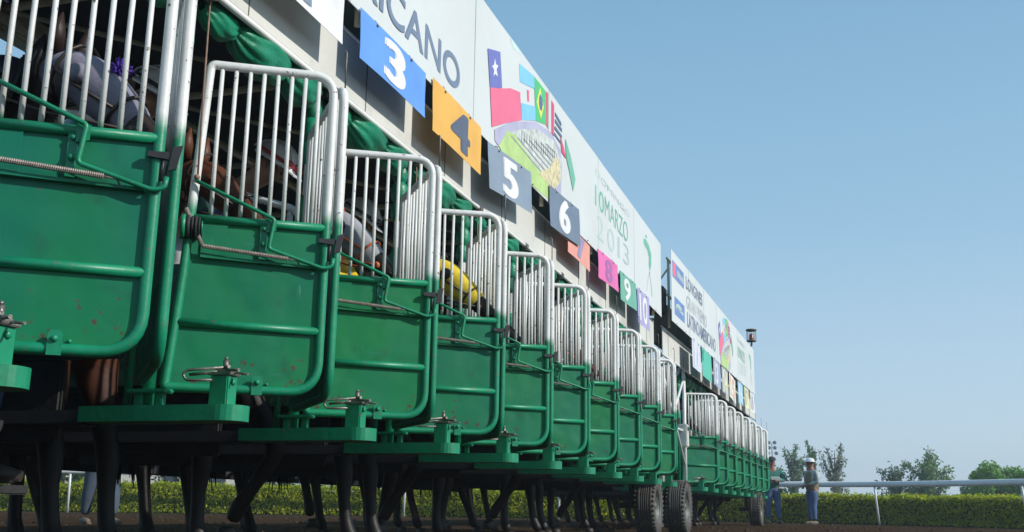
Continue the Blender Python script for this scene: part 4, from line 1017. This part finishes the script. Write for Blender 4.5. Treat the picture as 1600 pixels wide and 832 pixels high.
def tree(name, label, cat, loc, h, w, crown0, nl, ls, c, c2, seed, kind='round', group=None):
    r5 = random.Random(seed); root = empty(name, loc); tag(root, label, cat, group)
    tr = MB(); tr.tube([(0, 0, 0), (r5.uniform(-.1, .1), 0, h*.35), (r5.uniform(-.2, .2), 0, h*.9)], [h*.022+.03, h*.014+.02, .015], 7)
    lf = MB(); limbs = []
    nb = 16 if kind == 'round' else 22
    for i in range(nb):
        a = r5.uniform(0, 6.28); t = r5.uniform(.0, 1); z0 = h*(crown0*.7+.5*t*(1-crown0*.7))
        if kind == 'round':
            e = Vector((math.cos(a)*w*.5*r5.uniform(.4, .9), math.sin(a)*w*.5*r5.uniform(.4, .9), h*(crown0+(1-crown0)*r5.uniform(.15, .9))))
        else:
            e = Vector((math.cos(a)*w*.5*r5.uniform(.2, 1), math.sin(a)*w*.5*r5.uniform(.2, 1), min(h, z0+h*r5.uniform(.25, .5))))
        s_ = Vector((0, 0, z0)); mid = s_.lerp(e, .5)+Vector((0, 0, -.05*h if kind == 'round' else .0)); tr.tube([s_, mid, e], [.012*h*.5+.01, .01*h*.4+.006, .006], 5); limbs.append((s_, mid, e))
    tr.build('trunk', mat('bark', (.10, .08, .06, 1), .9), root)
    for i in range(nl):
        s_, mid, e = limbs[r5.randrange(nb)]
        if kind == 'round':
            rad = w*.17; d = Vector((r5.gauss(0, 1), r5.gauss(0, 1), r5.gauss(0, .8))).normalized()*rad*r5.random()**.4; c_ = e+d
            c_ += Vector((noise.noise(c_*1.5), noise.noise(c_*1.5+Vector((5, 0, 0))), 0))*.2*rad
        else:
            t = r5.random()**.8; c_ = (s_.lerp(mid, t*2) if t < .5 else mid.lerp(e, t*2-1)) + Vector((r5.gauss(0, 1), r5.gauss(0, 1), r5.gauss(0, 1)))*w*.05
        if c_.z > .2: leaf(lf, c_, ls*r5.uniform(.6, 1.3), r5)
    lf.build('crown', leaf_mat('leaves', tuple(q*2.3 for q in c[:3])+(1,), tuple(min(.8, q*2.3) for q in c2[:3])+(1,), .5), root)
    return root
GD, GL = (.03, .07, .03, 1), (.10, .17, .07, 1)
tree('poplar_tree', 'thin sparse poplar rising behind the man in the white helmet', 'tree', (-1.5, 70, 0), 4.9, 1.9, .15, 2600, .10, GD, (.12, .17, .10, 1), 1, 'tall', 'trees beyond the track')
tree('poplar_tree', 'slender leafy poplar directly above the white helmet', 'tree', (-.4, 72, 0), 4.9, .9, .1, 2400, .10, GD, GL, 2, 'tall', 'trees beyond the track')
tree('poplar_tree', 'very sparse bare-looking poplar right of the two standing men', 'tree', (1.0, 70, 0), 4.6, 2.0, .12, 1600, .10, (.06, .08, .06, 1), (.16, .18, .13, 1), 3, 'tall', 'trees beyond the track')
tree('young_tree', 'small thin-topped tree left of the broad bushy one', 'tree', (4.2, 62, 0), 3.2, 2.1, .15, 2200, .09, GD, (.09, .13, .08, 1), 4, 'tall', 'trees beyond the track')
tree('bushy_tree', 'broad pale green bushy tree with ragged top, centre of the right-hand hedge', 'tree', (5.8, 62, 0), 3.75, 2.7, .12, 7000, .085, (.05, .09, .035, 1), (.13, .19, .08, 1), 5, 'tall', 'trees beyond the track')
tree('bushy_tree', 'low dark bush between the bushy tree and the rounded bright green ones', 'tree', (7.9, 62, 0), 1.75, 1.6, .05, 1800, .09, (.02, .05, .025, 1), (.05, .09, .04, 1), 6, 'round', 'trees beyond the track')
tree('round_tree', 'rounded bright green tree near the right edge', 'tree', (9.2, 61, 0), 3.15, 3.4, .12, 13000, .09, (.04, .10, .015, 1), (.13, .25, .04, 1), 7, 'round', 'trees beyond the track')
tree('round_tree', 'rounded bright green tree cut off by the right edge', 'tree', (11.4, 61, 0), 3.1, 3.6, .12, 12000, .09, (.035, .09, .015, 1), (.12, .24, .04, 1), 8, 'round', 'trees beyond the track')
for i, (x, y, h, w_, kd, cc) in enumerate(((-27, 34, 3.3, 3.4, 'round', 1), (-33, 33, 3.6, 3.2, 'round', 0), (-24, 38, 3.9, 3.6, 'tall', 2), (-19.5, 38, 3.4, 4.0, 'round', 2), (-14.5, 42, 3.2, 3.4, 'tall', 1), (-11, 40, 3.5, 3.6, 'round', 2), (-7, 44, 3.4, 3.2, 'tall', 1), (-4, 44, 3.1, 2.6, 'tall', 2), (-1.5, 46, 2.6, 1.8, 'tall', 1))):
    ca, cb = [((.09, .12, .015, 1), (.22, .27, .04, 1)), ((.02, .05, .02, 1), (.06, .10, .04, 1)), ((.012, .03, .016, 1), (.04, .07, .035, 1))][cc]
    tree('background_tree', ['yellow-green tree seen under the gate at the far left', 'dark rounded tree behind the rail, left of the walking handler', 'dark ragged tree behind the walking handler', 'dark round tree right of the pale building, under the gate', 'thin tree behind the rail near the third stall',
         'round dark tree behind the rail near the fourth stall', 'ragged tree low behind the hedge, mostly hidden by horse legs', 'narrow dark tree low behind the hedge under the middle stalls', 'small narrow tree behind the hedge near the gate wheels'][i], 'tree', (x, y, 0), h, w_, .05, 3600, .11, ca, cb, 20+i, kd, 'trees seen under the gate')
# pale building behind the left trees
bl = empty('building', (-43, 60, 0), R(35)); tag(bl, 'low pale building glimpsed between the legs behind the hedge', 'building')
CREAM = mat('cream_render', (.50, .49, .42, 1), .8, .08, 1)
MB().box((-7, -3, 0), (7, 3, 3.1)).build('wall', CREAM, bl); MB().prism([(-3.4, 3.1), (3.4, 3.1), (0, 4.3)], -7.3, 7.3, lambda a, b, o: Vector((o, a, b))).build('roof', mat('grey_roof', (.18, .17, .16, 1), .8), bl)
for xx in (-5, -1.5, 2, 5):
    f = MB().bbox((xx-.5, -3.06, 1.1), (xx+.5, -2.98, 2.2), .01).build('window', CREAM, bl); MB().bbox((xx-.42, -3.08, 1.18), (xx+.42, -3.065, 2.12), .003).build('pane', mat('dark_glass', (.03, .04, .05, 1), .1), f)
# floodlight mast
fm = empty('floodlight_mast', (-11.9, 200, 0)); tag(fm, 'distant floodlight mast with six lamps above the man in the green jacket', 'floodlight')
k = MB().tube([(0, 0, 0), (0, 0, 12.6)], [.16, .07], 8)
for z in (10.9, 11.8, 12.7): k.tube([(-.55, 0, z), (.55, 0, z)], .04, 6)
k.build('pole', MT['steel'], fm)
for z in (10.8, 11.8, 12.75):
    for s in (-1, 1): MB().lathe([(-.22, .10), (-.15, .26), (.15, .34), (.17, 0)], (s*(.75 if z < 11 else .52), 0, z), 'y', 14).build('lamp', MT['black'], fm)

# thin air haze round the whole place
hz = MB().box((-440, -440, -1), (440, 440, 18)).build('haze', None); tag(hz, kind='stuff')
hm_, ht_, hb_ = nodes('haze_air'); ht_.nodes.remove(hb_); pv = ht_.nodes.new('ShaderNodeVolumePrincipled')
pv.inputs['Color'].default_value = (.80, .90, 1, 1); pv.inputs['Density'].default_value = .0017; pv.inputs['Anisotropy'].default_value = .2
ht_.links.new(pv.outputs[0], ht_.nodes['Material Output'].inputs['Volume']); hz.data.materials.append(hm_)
